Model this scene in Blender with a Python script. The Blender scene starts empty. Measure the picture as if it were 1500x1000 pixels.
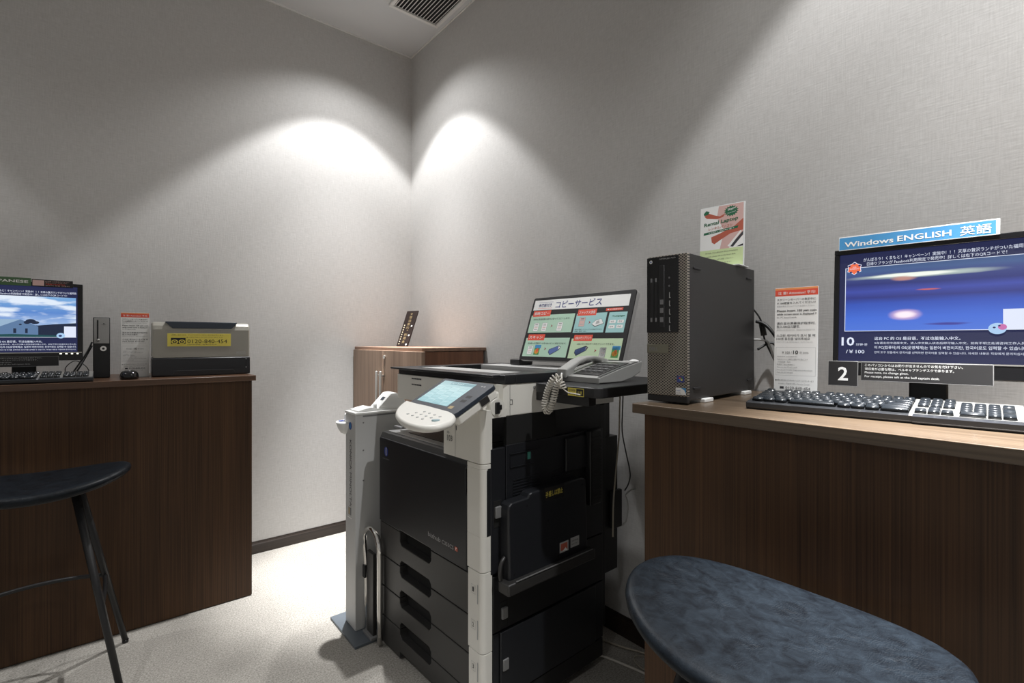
import bpy, bmesh, math, random
from mathutils import Matrix, Vector
random.seed(7)
sc = bpy.context.scene
COL = sc.collection
D = bpy.data
R = math.radians

# ------------------------------------------------------------------ camera
cam_d = D.cameras.new('camera'); cam = D.objects.new('camera', cam_d); COL.objects.link(cam)
cam.location = (0, 0, 1.156); cam.rotation_euler = (R(90), 0, R(-39.5))
cam_d.sensor_width = 36; cam_d.lens = 17.328; cam_d.shift_y = -1 / 1500; cam_d.clip_start = .02
sc.camera = cam
# ------------------------------------------------------------------ light
EXPO = 0.0
sc.view_settings.view_transform = 'Standard'; sc.view_settings.look = 'None'
sc.view_settings.gamma = 1; sc.view_settings.use_curve_mapping = False
sc.view_settings.exposure = EXPO
sc.cycles.use_denoising = True
sc.cycles.max_bounces = 8
world = D.worlds.new('world'); sc.world = world; world.use_nodes = True
world.node_tree.nodes['Background'].inputs[0].default_value = (1.0, .97, .93, 1)
world.node_tree.nodes['Background'].inputs[1].default_value = .27

def spot(name, loc, power, half, blend, radius, color=(.995, .995, 1), tilt=(0, 0)):
    l = D.lights.new(name, 'SPOT'); l.energy = power; l.spot_size = R(2 * half); l.spot_blend = blend
    l.shadow_soft_size = radius; l.color = color
    o = D.objects.new(name, l); COL.objects.link(o); o.location = loc
    o.rotation_euler = (R(tilt[0]), R(tilt[1]), 0)
    return o
LAMPS = [((1.065, 2.46, 3.025), 1.0), ((1.065, .02, 3.025), 1.0), ((-1.22, 2.46, 3.025), .42),
         ((-1.22, .02, 3.025), .75)]
for i, (p, w) in enumerate(LAMPS):      # recessed reflector lamps: hard-edged field, brighter centre, faint spill
    spot('downlight', p, w * 92, 43.3, .20, .025)
    spot('downlight_core', p, w * 135, 30, 1.0, .025)
    spot('downlight_beam', p, w * (1150 if i != 1 else 1700), 16, 1.0, .03)
    spot('downlight_spill', p, w * 26, 62, .5, .03)

# ------------------------------------------------------------------ helpers
def c(r, g, b):
    f = lambda v: (v / 255 / 12.92) if v / 255 <= .04045 else ((v / 255 + .055) / 1.055) ** 2.4
    return (f(r), f(g), f(b), 1)

def nodes(m):
    nt = m.node_tree; return nt, nt.nodes, nt.links

def mat(name, col, rough=.5, metal=0, var=.06, scale=40, bump=0, bscale=200, coat=0, spec=.5, stretch=(1, 1, 1), rvar=0):
    m = D.materials.new(name); m.use_nodes = True
    nt, N, L = nodes(m); b = N['Principled BSDF']
    b.inputs['Roughness'].default_value = rough; b.inputs['Metallic'].default_value = metal
    b.inputs['Coat Weight'].default_value = coat; b.inputs['Specular IOR Level'].default_value = spec
    tc = N.new('ShaderNodeTexCoord'); mp = N.new('ShaderNodeMapping'); mp.inputs['Scale'].default_value = stretch
    L.new(tc.outputs['Object'], mp.inputs[0])
    nz = N.new('ShaderNodeTexNoise'); nz.inputs['Scale'].default_value = scale; nz.inputs['Detail'].default_value = 4
    L.new(mp.outputs[0], nz.inputs['Vector'])
    mx = N.new('ShaderNodeMix'); mx.data_type = 'RGBA'
    mx.inputs['A'].default_value = tuple(v * (1 - var) for v in col[:3]) + (1,)
    mx.inputs['B'].default_value = tuple(min(1, v * (1 + var)) for v in col[:3]) + (1,)
    L.new(nz.outputs['Fac'], mx.inputs['Factor']); L.new(mx.outputs['Result'], b.inputs['Base Color'])
    if rvar:
        mr = N.new('ShaderNodeMapRange'); mr.inputs['To Min'].default_value = rough - rvar; mr.inputs['To Max'].default_value = rough + rvar
        L.new(nz.outputs['Fac'], mr.inputs['Value']); L.new(mr.outputs[0], b.inputs['Roughness'])
    if bump:
        n2 = N.new('ShaderNodeTexNoise'); n2.inputs['Scale'].default_value = bscale; n2.inputs['Detail'].default_value = 3
        L.new(mp.outputs[0], n2.inputs['Vector'])
        bp = N.new('ShaderNodeBump'); bp.inputs['Strength'].default_value = bump; bp.inputs['Distance'].default_value = .002
        L.new(n2.outputs['Fac'], bp.inputs['Height']); L.new(bp.outputs[0], b.inputs['Normal'])
    return m

def emis(name, col, strength=1.0):
    m = D.materials.new(name); m.use_nodes = True
    nt, N, L = nodes(m); b = N['Principled BSDF']
    b.inputs['Base Color'].default_value = (.01, .01, .012, 1); b.inputs['Roughness'].default_value = .25
    b.inputs['Emission Color'].default_value = col; b.inputs['Emission Strength'].default_value = strength
    return m

def wood(name, dark, light, axis='Z', fine=220, band=9, rough=.38, bump=.06, contrast=1.0):
    """veneer: fine straight lines along axis with broader colour bands"""
    m = D.materials.new(name); m.use_nodes = True
    nt, N, L = nodes(m); b = N['Principled BSDF']; b.inputs['Roughness'].default_value = rough
    tc = N.new('ShaderNodeTexCoord')
    def noise(scale, along, detail=3):
        mp = N.new('ShaderNodeMapping'); s = [scale] * 3; s['XYZ'.index(axis)] = along
        mp.inputs['Scale'].default_value = s; L.new(tc.outputs['Object'], mp.inputs[0])
        n = N.new('ShaderNodeTexNoise'); n.inputs['Scale'].default_value = 1; n.inputs['Detail'].default_value = detail
        L.new(mp.outputs[0], n.inputs['Vector']); return n
    a = noise(fine, 2.2); d = noise(band, .6, 2)
    ad = N.new('ShaderNodeMath'); ad.operation = 'MULTIPLY_ADD'; ad.inputs[1].default_value = .55
    L.new(a.outputs['Fac'], ad.inputs[0])
    mu = N.new('ShaderNodeMath'); mu.operation = 'MULTIPLY'; mu.inputs[1].default_value = .45
    L.new(d.outputs['Fac'], mu.inputs[0]); L.new(mu.outputs[0], ad.inputs[2])
    cr = N.new('ShaderNodeValToRGB'); cr.color_ramp.elements[0].position = .5 - .16 / contrast; cr.color_ramp.elements[1].position = .5 + .16 / contrast
    cr.color_ramp.elements[0].color = dark; cr.color_ramp.elements[1].color = light
    L.new(ad.outputs[0], cr.inputs[0]); L.new(cr.outputs[0], b.inputs['Base Color'])
    bp = N.new('ShaderNodeBump'); bp.inputs['Strength'].default_value = bump; bp.inputs['Distance'].default_value = .001
    L.new(a.outputs['Fac'], bp.inputs['Height']); L.new(bp.outputs[0], b.inputs['Normal'])
    return m

class MB:
    """collects shapes of one part; build() links them as one mesh object"""
    def __init__(s): s.bm = bmesh.new(); s.mi = 0
    def _f(s, faces):
        for f in faces: f.material_index = s.mi
    def box(s, x0, x1, y0, y1, z0, z1, bev=0, seg=2, skew=None):
        r = bmesh.ops.create_cube(s.bm, size=1); vs = r['verts']
        for v in vs:
            v.co = Vector((x0 if v.co.x < 0 else x1, y0 if v.co.y < 0 else y1, z0 if v.co.z < 0 else z1))
        fs = list({f for v in vs for f in v.link_faces}); s._f(fs)
        if bev:
            es = list({e for v in vs for e in v.link_edges})
            r = bmesh.ops.bevel(s.bm, geom=es, offset=bev, segments=seg, affect='EDGES', profile=.5)
            s._f(r['faces'])
            for f in r['faces']: f.smooth = True
        return s
    def prism(s, pts, ax, a, b, bev=0, seg=2):
        """2-d outline extruded along axis ax ('x': pts are (y,z); 'y': (x,z); 'z': (x,y))"""
        def P(p, t): return {'x': (t, p[0], p[1]), 'y': (p[0], t, p[1]), 'z': (p[0], p[1], t)}[ax]
        A = [s.bm.verts.new(P(p, a)) for p in pts]; B = [s.bm.verts.new(P(p, b)) for p in pts]
        n = len(pts); fs = [s.bm.faces.new(A), s.bm.faces.new(B[::-1])]
        for i in range(n): fs.append(s.bm.faces.new([A[i], B[i], B[(i + 1) % n], A[(i + 1) % n]]))
        s._f(fs); bmesh.ops.recalc_face_normals(s.bm, faces=fs)
        if bev:
            es = [e for f in fs[:2] for e in f.edges]
            r = bmesh.ops.bevel(s.bm, geom=es, offset=bev, segments=seg, affect='EDGES', profile=.5)
            s._f(r['faces'])
        return s
    def cyl(s, p0, p1, r0, r1=None, n=20, caps=True):
        r1 = r0 if r1 is None else r1
        p0, p1 = Vector(p0), Vector(p1); d = (p1 - p0).normalized(); q = d.to_track_quat('Z', 'Y')
        A, B = [], []
        for i in range(n):
            t = 2 * math.pi * i / n; o = Vector((math.cos(t), math.sin(t), 0))
            A.append(s.bm.verts.new(p0 + q @ (o * r0))); B.append(s.bm.verts.new(p1 + q @ (o * r1)))
        fs = []
        for i in range(n):
            f = s.bm.faces.new([A[i], A[(i + 1) % n], B[(i + 1) % n], B[i]]); f.smooth = True; fs.append(f)
        if caps: fs += [s.bm.faces.new(A[::-1]), s.bm.faces.new(B)]
        s._f(fs); return s
    def tube(s, pts, r, n=10, closed=False, caps=True):
        pts = [Vector(p) for p in pts]; N_ = len(pts); rings = []; up = None
        for i, p in enumerate(pts):
            a = pts[(i - 1) % N_] if (closed or i) else p; b = pts[(i + 1) % N_] if (closed or i < N_ - 1) else p
            t = (b - a).normalized()
            if up is None:
                up = t.orthogonal().normalized()
            else:
                up = (up - t * up.dot(t)).normalized()
            bn = t.cross(up); rr = r[i] if isinstance(r, (list, tuple)) else r
            rings.append([s.bm.verts.new(p + (up * math.cos(2 * math.pi * k / n) + bn * math.sin(2 * math.pi * k / n)) * rr) for k in range(n)])
        fs = []
        for i in range(N_ if closed else N_ - 1):
            A, B = rings[i], rings[(i + 1) % N_]
            for k in range(n):
                f = s.bm.faces.new([A[k], A[(k + 1) % n], B[(k + 1) % n], B[k]]); f.smooth = True; fs.append(f)
        if not closed and caps: fs += [s.bm.faces.new(rings[0][::-1]), s.bm.faces.new(rings[-1])]
        s._f(fs); return s
    def loft(s, loops, smooth=True, cap0=True, cap1=True, closed=True):
        rs = [[s.bm.verts.new(p) for p in l] for l in loops]; fs = []
        for A, B in zip(rs, rs[1:]):
            n = len(A)
            for k in range(n if closed else n - 1):
                f = s.bm.faces.new([A[k], A[(k + 1) % n], B[(k + 1) % n], B[k]]); f.smooth = smooth; fs.append(f)
        if cap0: fs.append(s.bm.faces.new(rs[0][::-1]))
        if cap1: fs.append(s.bm.faces.new(rs[-1]))
        s._f(fs); return s
    def ball(s, cen, rad, n=16):
        r = bmesh.ops.create_uvsphere(s.bm, u_segments=n, v_segments=n // 2 + 2, radius=1)
        rad = rad if isinstance(rad, (tuple, list)) else (rad,) * 3
        for v in r['verts']: v.co = Vector((cen[0] + v.co.x * rad[0], cen[1] + v.co.y * rad[1], cen[2] + v.co.z * rad[2]))
        fs = list({f for v in r['verts'] for f in v.link_faces}); s._f(fs)
        for f in fs: f.smooth = True
        return s
    def build(s, name, mats, parent=None, frame=None, fix=True, **props):
        if fix: bmesh.ops.recalc_face_normals(s.bm, faces=s.bm.faces)
        M = frame or Matrix()
        if parent is not None: M = world_of(parent).inverted() @ M
        s.bm.transform(M)
        me = D.meshes.new(name); s.bm.to_mesh(me); s.bm.free()
        for m in (mats if isinstance(mats, (list, tuple)) else [mats]): me.materials.append(m)
        o = D.objects.new(name, me); COL.objects.link(o)
        if parent is not None: o.parent = parent
        for k, v in props.items(): o[k] = v
        return o

def world_of(o):
    m = o.matrix_basis.copy()
    while o.parent: o = o.parent; m = o.matrix_basis @ m
    return m

def thing(name, loc, yaw, label, cat, group=None):
    o = D.objects.new(name, None); o.empty_display_size = .05; COL.objects.link(o)
    o.location = loc; o.rotation_euler = (0, 0, R(yaw)); o['label'] = label; o['category'] = cat
    if group: o['group'] = group
    return o
def tag(o, label, cat, group=None):
    o['label'] = label; o['category'] = cat
    if group: o['group'] = group
    return o
def struct(o): o['kind'] = 'structure'; return o

def F(o, beta, tilt=0, base=None):
    """frame whose x = right and z = up on a face whose back points to azimuth beta, leaning back by tilt"""
    b, t = R(beta), R(tilt)
    w = Vector((math.cos(b), math.sin(b), 0)); u = Vector((math.sin(b), -math.cos(b), 0)); z = Vector((0, 0, 1))
    v = w * math.sin(t) + z * math.cos(t); w2 = w * math.cos(t) - z * math.sin(t)
    M = Matrix(((u.x, w2.x, v.x, o[0]), (u.y, w2.y, v.y, o[1]), (u.z, w2.z, v.z, o[2]), (0, 0, 0, 1)))
    return (base or Matrix()) @ M

_txt = {}
def text_mesh(s, bold=False):
    k = (s, bold)
    if k not in _txt:
        cu = D.curves.new('t', 'FONT'); cu.body = s; cu.resolution_u = 2
        if bold: cu.offset = .008 if any(ord(q_) > 0x2fff for q_ in s) else .018
        o = D.objects.new('t', cu); COL.objects.link(o)
        bpy.context.view_layer.update()
        me = D.meshes.new_from_object(o.evaluated_get(bpy.context.evaluated_depsgraph_get()))
        vs = [(v.co.x, v.co.y) for v in me.vertices]; fs = [tuple(p.vertices) for p in me.polygons]
        D.objects.remove(o); D.curves.remove(cu); D.meshes.remove(me)
        x0 = min(v[0] for v in vs); x1 = max(v[0] for v in vs); y0 = min(v[1] for v in vs); y1 = max(v[1] for v in vs)
        _txt[k] = ([((x - x0) / (x1 - x0), (y - y0) / max(y1 - y0, 1e-6)) for x, y in vs], fs, (x1 - x0) / max(y1 - y0, 1e-6))
    return _txt[k]

class Print:
    """flat printed marks on a face: coordinates (u,v) of a frame, lifted a hair off the surface"""
    def __init__(s, lift=.0004): s.v = []; s.f = []; s.m = []; s.mats = []; s.lift = lift; s.k = 0
    def _m(s, m):
        if m not in s.mats: s.mats.append(m)
        return s.mats.index(m)
    def poly(s, pts, m, lay=None):
        s.k += 1; w = -(s.lift + (lay if lay is not None else min(s.k, 60) * .000006))
        i = len(s.v); s.v += [(p[0], w, p[1]) for p in pts]; s.f.append(tuple(range(i, i + len(pts)))); s.m.append(s._m(m)); return s
    def rect(s, u0, v0, u1, v1, m, lay=None): return s.poly([(u0, v0), (u1, v0), (u1, v1), (u0, v1)], m, lay)
    def ell(s, u, v, a, b, m, n=24, lay=None):
        return s.poly([(u + a * math.cos(2 * math.pi * i / n), v + b * math.sin(2 * math.pi * i / n)) for i in range(n)], m, lay)
    def line(s, p, q, t, m, lay=None):
        d = Vector((q[0] - p[0], q[1] - p[1])); d.normalize(); n = Vector((-d.y, d.x)) * t / 2
        return s.poly([(p[0] - n.x, p[1] - n.y), (q[0] - n.x, q[1] - n.y), (q[0] + n.x, q[1] + n.y), (p[0] + n.x, p[1] + n.y)], m, lay)
    def frame(s, u0, v0, u1, v1, t, m):
        s.rect(u0, v0, u1, v0 + t, m); s.rect(u0, v1 - t, u1, v1, m); s.rect(u0, v0, u0 + t, v1, m); return s.rect(u1 - t, v0, u1, v1, m)
    def text(s, st, u0, v0, h, m, w=None, u1=None, v1=None, bold=False, rot=None, lay=.00045):
        """baseline box bottom-left (u0,v0), height h; w or u1 fixes the width, v1 raises the right end"""
        vs, fs, asp = text_mesh(st, bold)
        if u1 is not None: w = u1 - u0
        if w is None: w = h * asp
        dv = (v1 - v0) if v1 is not None else 0
        i = len(s.v); W = -(s.lift + lay)
        for x, y in vs:
            a, b = x * w, y * h + dv * x
            if rot is not None: a, b = a * math.cos(rot) - b * math.sin(rot), a * math.sin(rot) + b * math.cos(rot)
            s.v.append((u0 + a, W, v0 + b))
        mi = s._m(m)
        for f in fs: s.f.append(tuple(i + k for k in f)); s.m.append(mi)
        return s
    def build(s, name, parent, frame, **props):
        me = D.meshes.new(name); M = world_of(parent).inverted() @ frame if parent else frame
        me.from_pydata([M @ Vector(v) for v in s.v], [], s.f)
        for m in s.mats: me.materials.append(m)
        me.polygons.foreach_set('material_index', s.m); me.update()
        o = D.objects.new(name, me); COL.objects.link(o); o.parent = parent
        for k, v in props.items(): o[k] = v
        return o

def rrect(x0, x1, y0, y1, r, n=5):
    P = []
    for cx, cy, a in ((x1 - r, y1 - r, 0), (x0 + r, y1 - r, 90), (x0 + r, y0 + r, 180), (x1 - r, y0 + r, 270)):
        for i in range(n + 1):
            t = R(a + 90 * i / n); P.append((cx + r * math.cos(t), cy + r * math.sin(t)))
    return P

def smooth_path(pts, k=6):
    """Catmull-Rom through the points"""
    P = [Vector(p) for p in pts]; out = []
    for i in range(len(P) - 1):
        a = P[max(i - 1, 0)]; b = P[i]; c_ = P[i + 1]; d = P[min(i + 2, len(P) - 1)]
        for j in range(k):
            t = j / k
            out.append(.5 * ((2 * b) + (c_ - a) * t + (2 * a - 5 * b + 4 * c_ - d) * t * t + (3 * b - a - 3 * c_ + d) * t ** 3))
    out.append(P[-1]); return out

# ------------------------------------------------------------------ materials
def wallpaper():
    m = D.materials.new('woven_wallpaper'); m.use_nodes = True
    nt, N, L = nodes(m); b = N['Principled BSDF']; b.inputs['Roughness'].default_value = .85; b.inputs['Specular IOR Level'].default_value = .2
    tc = N.new('ShaderNodeTexCoord'); sx = N.new('ShaderNodeSeparateXYZ'); L.new(tc.outputs['Object'], sx.inputs[0])
    ad = N.new('ShaderNodeMath'); ad.operation = 'ADD'; L.new(sx.outputs[0], ad.inputs[0]); L.new(sx.outputs[1], ad.inputs[1])
    cb = N.new('ShaderNodeCombineXYZ'); L.new(ad.outputs[0], cb.inputs[0]); L.new(sx.outputs[2], cb.inputs[2])
    outs = []
    for s in ((26, 1, 260), (300, 1, 22), (90, 1, 90)):
        mp = N.new('ShaderNodeMapping'); mp.inputs['Scale'].default_value = s; L.new(cb.outputs[0], mp.inputs[0])
        n = N.new('ShaderNodeTexNoise'); n.inputs['Scale'].default_value = 1; n.inputs['Detail'].default_value = 3
        L.new(mp.outputs[0], n.inputs['Vector']); outs.append(n.outputs['Fac'])
    a1 = N.new('ShaderNodeMath'); a1.operation = 'ADD'; L.new(outs[0], a1.inputs[0]); L.new(outs[1], a1.inputs[1])
    a2 = N.new('ShaderNodeMath'); a2.operation = 'MULTIPLY_ADD'; a2.inputs[1].default_value = .35; a2.inputs[2].default_value = 0
    L.new(outs[2], a2.inputs[0])
    a3 = N.new('ShaderNodeMath'); a3.operation = 'ADD'; L.new(a1.outputs[0], a3.inputs[0]); L.new(a2.outputs[0], a3.inputs[1])
    cr = N.new('ShaderNodeValToRGB'); cr.color_ramp.elements[0].position = .35; cr.color_ramp.elements[1].position = .85
    mr = N.new('ShaderNodeMath'); mr.operation = 'MULTIPLY'; mr.inputs[1].default_value = .5; L.new(a3.outputs[0], mr.inputs[0])
    cr.color_ramp.elements[0].color = (.46, .450, .435, 1); cr.color_ramp.elements[1].color = (.60, .590, .575, 1)
    L.new(mr.outputs[0], cr.inputs[0]); L.new(cr.outputs[0], b.inputs['Base Color'])
    bp = N.new('ShaderNodeBump'); bp.inputs['Strength'].default_value = .24; bp.inputs['Distance'].default_value = .0012
    L.new(a3.outputs[0], bp.inputs['Height']); L.new(bp.outputs[0], b.inputs['Normal'])
    return m

def carpet():
    m = D.materials.new('beige_carpet'); m.use_nodes = True
    nt, N, L = nodes(m); b = N['Principled BSDF']; b.inputs['Roughness'].default_value = .95; b.inputs['Specular IOR Level'].default_value = .1
    tc = N.new('ShaderNodeTexCoord')
    n1 = N.new('ShaderNodeTexNoise'); n1.inputs['Scale'].default_value = 170; n1.inputs['Detail'].default_value = 5; n1.inputs['Roughness'].default_value = .7
    n2 = N.new('ShaderNodeTexNoise'); n2.inputs['Scale'].default_value = 3.2; n2.inputs['Detail'].default_value = 4
    L.new(tc.outputs['Object'], n1.inputs['Vector']); L.new(tc.outputs['Object'], n2.inputs['Vector'])
    cr = N.new('ShaderNodeValToRGB'); e = cr.color_ramp.elements; e[0].position = .3; e[1].position = .72
    e[0].color = (.20, .186, .163, 1); e[1].color = (.585, .558, .508, 1); L.new(n1.outputs['Fac'], cr.inputs[0])
    c2 = N.new('ShaderNodeValToRGB'); c2.color_ramp.elements[0].position = .35; c2.color_ramp.elements[1].position = .7
    c2.color_ramp.elements[0].color = (.8, .8, .8, 1); c2.color_ramp.elements[1].color = (1, 1, 1, 1); L.new(n2.outputs['Fac'], c2.inputs[0])
    mx = N.new('ShaderNodeMix'); mx.data_type = 'RGBA'; mx.blend_type = 'MULTIPLY'; mx.inputs['Factor'].default_value = 1
    L.new(cr.outputs[0], mx.inputs['A']); L.new(c2.outputs[0], mx.inputs['B']); L.new(mx.outputs['Result'], b.inputs['Base Color'])
    bp = N.new('ShaderNodeBump'); bp.inputs['Strength'].default_value = .6; bp.inputs['Distance'].default_value = .003
    L.new(n1.outputs['Fac'], bp.inputs['Height']); L.new(bp.outputs[0], b.inputs['Normal'])
    return m

def leather():
    m = D.materials.new('blue_black_leather'); m.use_nodes = True
    nt, N, L = nodes(m); b = N['Principled BSDF']; b.inputs['Roughness'].default_value = .42; b.inputs['Specular IOR Level'].default_value = .22
    tc = N.new('ShaderNodeTexCoord')
    n = N.new('ShaderNodeTexNoise'); n.inputs['Scale'].default_value = 38; n.inputs['Detail'].default_value = 9; n.inputs['Roughness'].default_value = .65; n.inputs['Distortion'].default_value = .6
    L.new(tc.outputs['Object'], n.inputs['Vector'])
    cr = N.new('ShaderNodeValToRGB'); e = cr.color_ramp.elements; e[0].position = .34; e[1].position = .68
    e[0].color = (.0022, .0032, .0050, 1); e[1].color = (.0085, .0125, .0175, 1); L.new(n.outputs['Fac'], cr.inputs[0]); L.new(cr.outputs[0], b.inputs['Base Color'])
    mr = N.new('ShaderNodeMapRange'); mr.inputs['To Min'].default_value = .38; mr.inputs['To Max'].default_value = .50
    L.new(n.outputs['Fac'], mr.inputs['Value']); L.new(mr.outputs[0], b.inputs['Roughness'])
    w = N.new('ShaderNodeTexWave'); w.inputs['Scale'].default_value = 60; w.inputs['Distortion'].default_value = 30; w.inputs['Detail'].default_value = 4; w.inputs['Detail Scale'].default_value = .7
    L.new(tc.outputs['Object'], w.inputs['Vector'])
    n2 = N.new('ShaderNodeTexNoise'); n2.inputs['Scale'].default_value = 9; L.new(tc.outputs['Object'], n2.inputs['Vector'])
    c2 = N.new('ShaderNodeValToRGB'); c2.color_ramp.elements[0].position = .45; c2.color_ramp.elements[1].position = .62; L.new(n2.outputs['Fac'], c2.inputs[0])
    mu = N.new('ShaderNodeMath'); mu.operation = 'MULTIPLY'; L.new(w.outputs['Fac'], mu.inputs[0]); L.new(c2.outputs[0], mu.inputs[1])
    n3 = N.new('ShaderNodeTexNoise'); n3.inputs['Scale'].default_value = 420; L.new(tc.outputs['Object'], n3.inputs['Vector'])
    ad = N.new('ShaderNodeMath'); ad.operation = 'MULTIPLY_ADD'; ad.inputs[1].default_value = .5; L.new(n3.outputs['Fac'], ad.inputs[0]); L.new(mu.outputs[0], ad.inputs[2])
    bp = N.new('ShaderNodeBump'); bp.inputs['Strength'].default_value = .32; bp.inputs['Distance'].default_value = .0012
    L.new(ad.outputs[0], bp.inputs['Height']); L.new(bp.outputs[0], b.inputs['Normal'])
    return m

def mesh_grille(name, base, hole, pitch, pz):
    """punched metal: staggered dark holes"""
    m = D.materials.new(name); m.use_nodes = True
    nt, N, L = nodes(m); b = N['Principled BSDF']; b.inputs['Roughness'].default_value = .42; b.inputs['Metallic'].default_value = .3
    tc = N.new('ShaderNodeTexCoord'); sx = N.new('ShaderNodeSeparateXYZ'); L.new(tc.outputs['Object'], sx.inputs[0])
    def wave(out, pitch, ph=0):
        a = N.new('ShaderNodeMath'); a.operation = 'MULTIPLY_ADD'; a.inputs[1].default_value = 2 * math.pi / pitch; a.inputs[2].default_value = ph
        L.new(out, a.inputs[0]); s = N.new('ShaderNodeMath'); s.operation = 'COSINE'; L.new(a.outputs[0], s.inputs[0]); return s.outputs[0]
    wx = wave(sx.outputs[1], pitch); wz = wave(sx.outputs[2], pz)
    p = N.new('ShaderNodeMath'); p.operation = 'MULTIPLY'; L.new(wx, p.inputs[0]); L.new(wz, p.inputs[1])
    g = N.new('ShaderNodeMath'); g.operation = 'GREATER_THAN'; g.inputs[1].default_value = .12; L.new(p.outputs[0], g.inputs[0])
    mx = N.new('ShaderNodeMix'); mx.data_type = 'RGBA'; mx.inputs['A'].default_value = base; mx.inputs['B'].default_value = hole
    L.new(g.outputs[0], mx.inputs['Factor']); L.new(mx.outputs['Result'], b.inputs['Base Color'])
    bp = N.new('ShaderNodeBump'); bp.invert = True; bp.inputs['Strength'].default_value = .6; bp.inputs['Distance'].default_value = .0015
    L.new(g.outputs[0], bp.inputs['Height']); L.new(bp.outputs[0], b.inputs['Normal'])
    return m

M_wall = wallpaper(); M_floor = carpet(); M_leather = leather()
M_ceil = mat('matt_ceiling_paint', (.60, .61, .615, 1), .9, var=.02, scale=3)
M_trim = mat('ceiling_trim_paint', (.72, .71, .69, 1), .6, var=.02)
M_base = wood('dark_baseboard_wood', (.012, .008, .006, 1), (.036, .024, .018, 1), 'X', 90, 6, .33)
M_deskfront = wood('dark_walnut_panel', (.024, .0108, .0040, 1), (.090, .043, .018, 1), 'Z', 330, 7, .46, .05, 1.0)
M_deskfront.node_tree.nodes['Principled BSDF'].inputs['Specular IOR Level'].default_value = .3
M_desktop = wood('walnut_counter_top', (.060, .040, .024, 1), (.165, .118, .078, 1), 'Y', 160, 12, .30, .04, .9)
M_desktop.node_tree.nodes['Principled BSDF'].inputs['Coat Weight'].default_value = .35
M_desktop.node_tree.nodes['Principled BSDF'].inputs['Coat Roughness'].default_value = .28
M_desktopX = wood('walnut_counter_top_long', (.055, .028, .016, 1), (.13, .070, .040, 1), 'X', 160, 12, .3, .04, .9)
M_cabfront = wood('light_walnut_door', (.17, .108, .072, 1), (.34, .235, .168, 1), 'Z', 60, 14, .45, .04, .8)
M_cabside = wood('red_walnut_side', (.115, .045, .022, 1), (.24, .105, .055, 1), 'Z', 50, 10, .35, .04, .8)
M_black = mat('black_plastic', (.012, .012, .013, 1), .42, var=.15, scale=300, bump=.08, bscale=900)
M_blackg = mat('glossy_black_plastic', (.008, .008, .009, 1), .16, var=.05)
M_void = mat('unlit_recess_black', (.004, .004, .004, 1), .8, var=.02)
M_char = mat('charcoal_plastic', (.030, .029, .028, 1), .40, var=.1, scale=400, bump=.1, bscale=1200)
M_char2 = mat('black_blue_plastic', (.014, .015, .018, 1), .36, var=.1, scale=300, bump=.06, bscale=900)
M_navy = mat('navy_grey_bezel', (.035, .045, .062, 1), .32, var=.05)
M_white = mat('cream_white_plastic', (.78, .765, .71, 1), .42, var=.03, scale=12)
M_white2 = mat('pure_white_plastic', (.80, .80, .78, 1), .38, var=.02, scale=12)
M_grey = mat('grey_plastic', (.34, .335, .325, 1), .45, var=.05)
M_lgrey = mat('light_grey_metal_paint', (.50, .50, .49, 1), .45, var=.03, scale=9)
M_mgrey = mat('mid_grey_plastic', (.18, .18, .18, 1), .45, var=.05)
M_silver = mat('brushed_silver', (.62, .61, .58, 1), .32, .85, var=.05, scale=80, stretch=(1, 12, 1))
M_chrome = mat('chrome', (.86, .84, .81, 1), .10, 1.0, var=.03)
M_champ = mat('champagne_shell', (.33, .315, .275, 1), .34, .25, var=.03, scale=30)
M_basegrey = mat('blue_grey_steel_plate', (.115, .135, .155, 1), .4, .2, var=.05)
M_acryl = mat('frosted_acrylic_edge', (.78, .80, .80, 1), .15, var=.02)
M_rim = mat('clear_plastic_rim', (.26, .26, .26, 1), .2, var=.03)
M_cord = mat('cream_cord', (.62, .59, .53, 1), .5, var=.03)
M_bcord = mat('black_cable', (.010, .010, .010, 1), .45, var=.1)
M_gcord = mat('beige_cable', (.40, .36, .29, 1), .5, var=.05)
M_tower = mat('matt_black_steel', (.020, .019, .019, 1), .40, .0, var=.1, scale=60, bump=.05, bscale=1500)
M_mesh = mesh_grille('punched_grey_grille', (.30, .27, .225, 1), (.012, .012, .012, 1), .0088, .0068)
M_key = mat('dark_keycap', (.012, .0145, .0175, 1), .20, var=.08)
M_kbl = mat('keyboard_black_case', (.020, .021, .023, 1), .3, var=.08)
M_glassblk = mat('scanner_glass', (.006, .007, .007, 1), .04, var=.02)
I = lambda n, rgb, r=.6: mat('ink_' + n, c(*rgb), r, var=.015, scale=20)
K_white = I('white', (238, 238, 236)); K_black = I('black', (22, 22, 24)); K_dark = I('dark_grey', (60, 60, 64)); K_grey = I('grey', (128, 128, 130))
K_lgrey = I('pale_grey', (176, 176, 176)); K_red = I('vermilion', (226, 84, 62)); K_orange = I('orange', (236, 150, 92)); K_green = I('forest_green', (38, 104, 72))
K_pgreen = I('pale_green', (205, 222, 168)); K_mint = I('mint', (178, 210, 188)); K_aqua = I('aqua', (160, 205, 205)); K_sage = I('sage', (192, 214, 178))
K_navy = I('navy', (58, 66, 128)); K_blue = I('sky_blue', (64, 142, 196)); K_steel = I('steel_blue', (86, 110, 170)); K_yellow = I('yellow', (222, 206, 92))
K_brick = I('brick', (184, 96, 76)); K_pink = I('dusty_pink', (214, 178, 172)); K_teal = I('teal_tape', (70, 140, 128)); K_olive = I('olive_sign', (72, 104, 70))
K_plate = I('sign_plate_grey', (30, 29, 30)); K_gold = I('gold_ink', (176, 156, 116)); K_brown = I('plaque_brown', (38, 24, 20)); K_cream = I('cream', (236, 226, 196))
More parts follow.
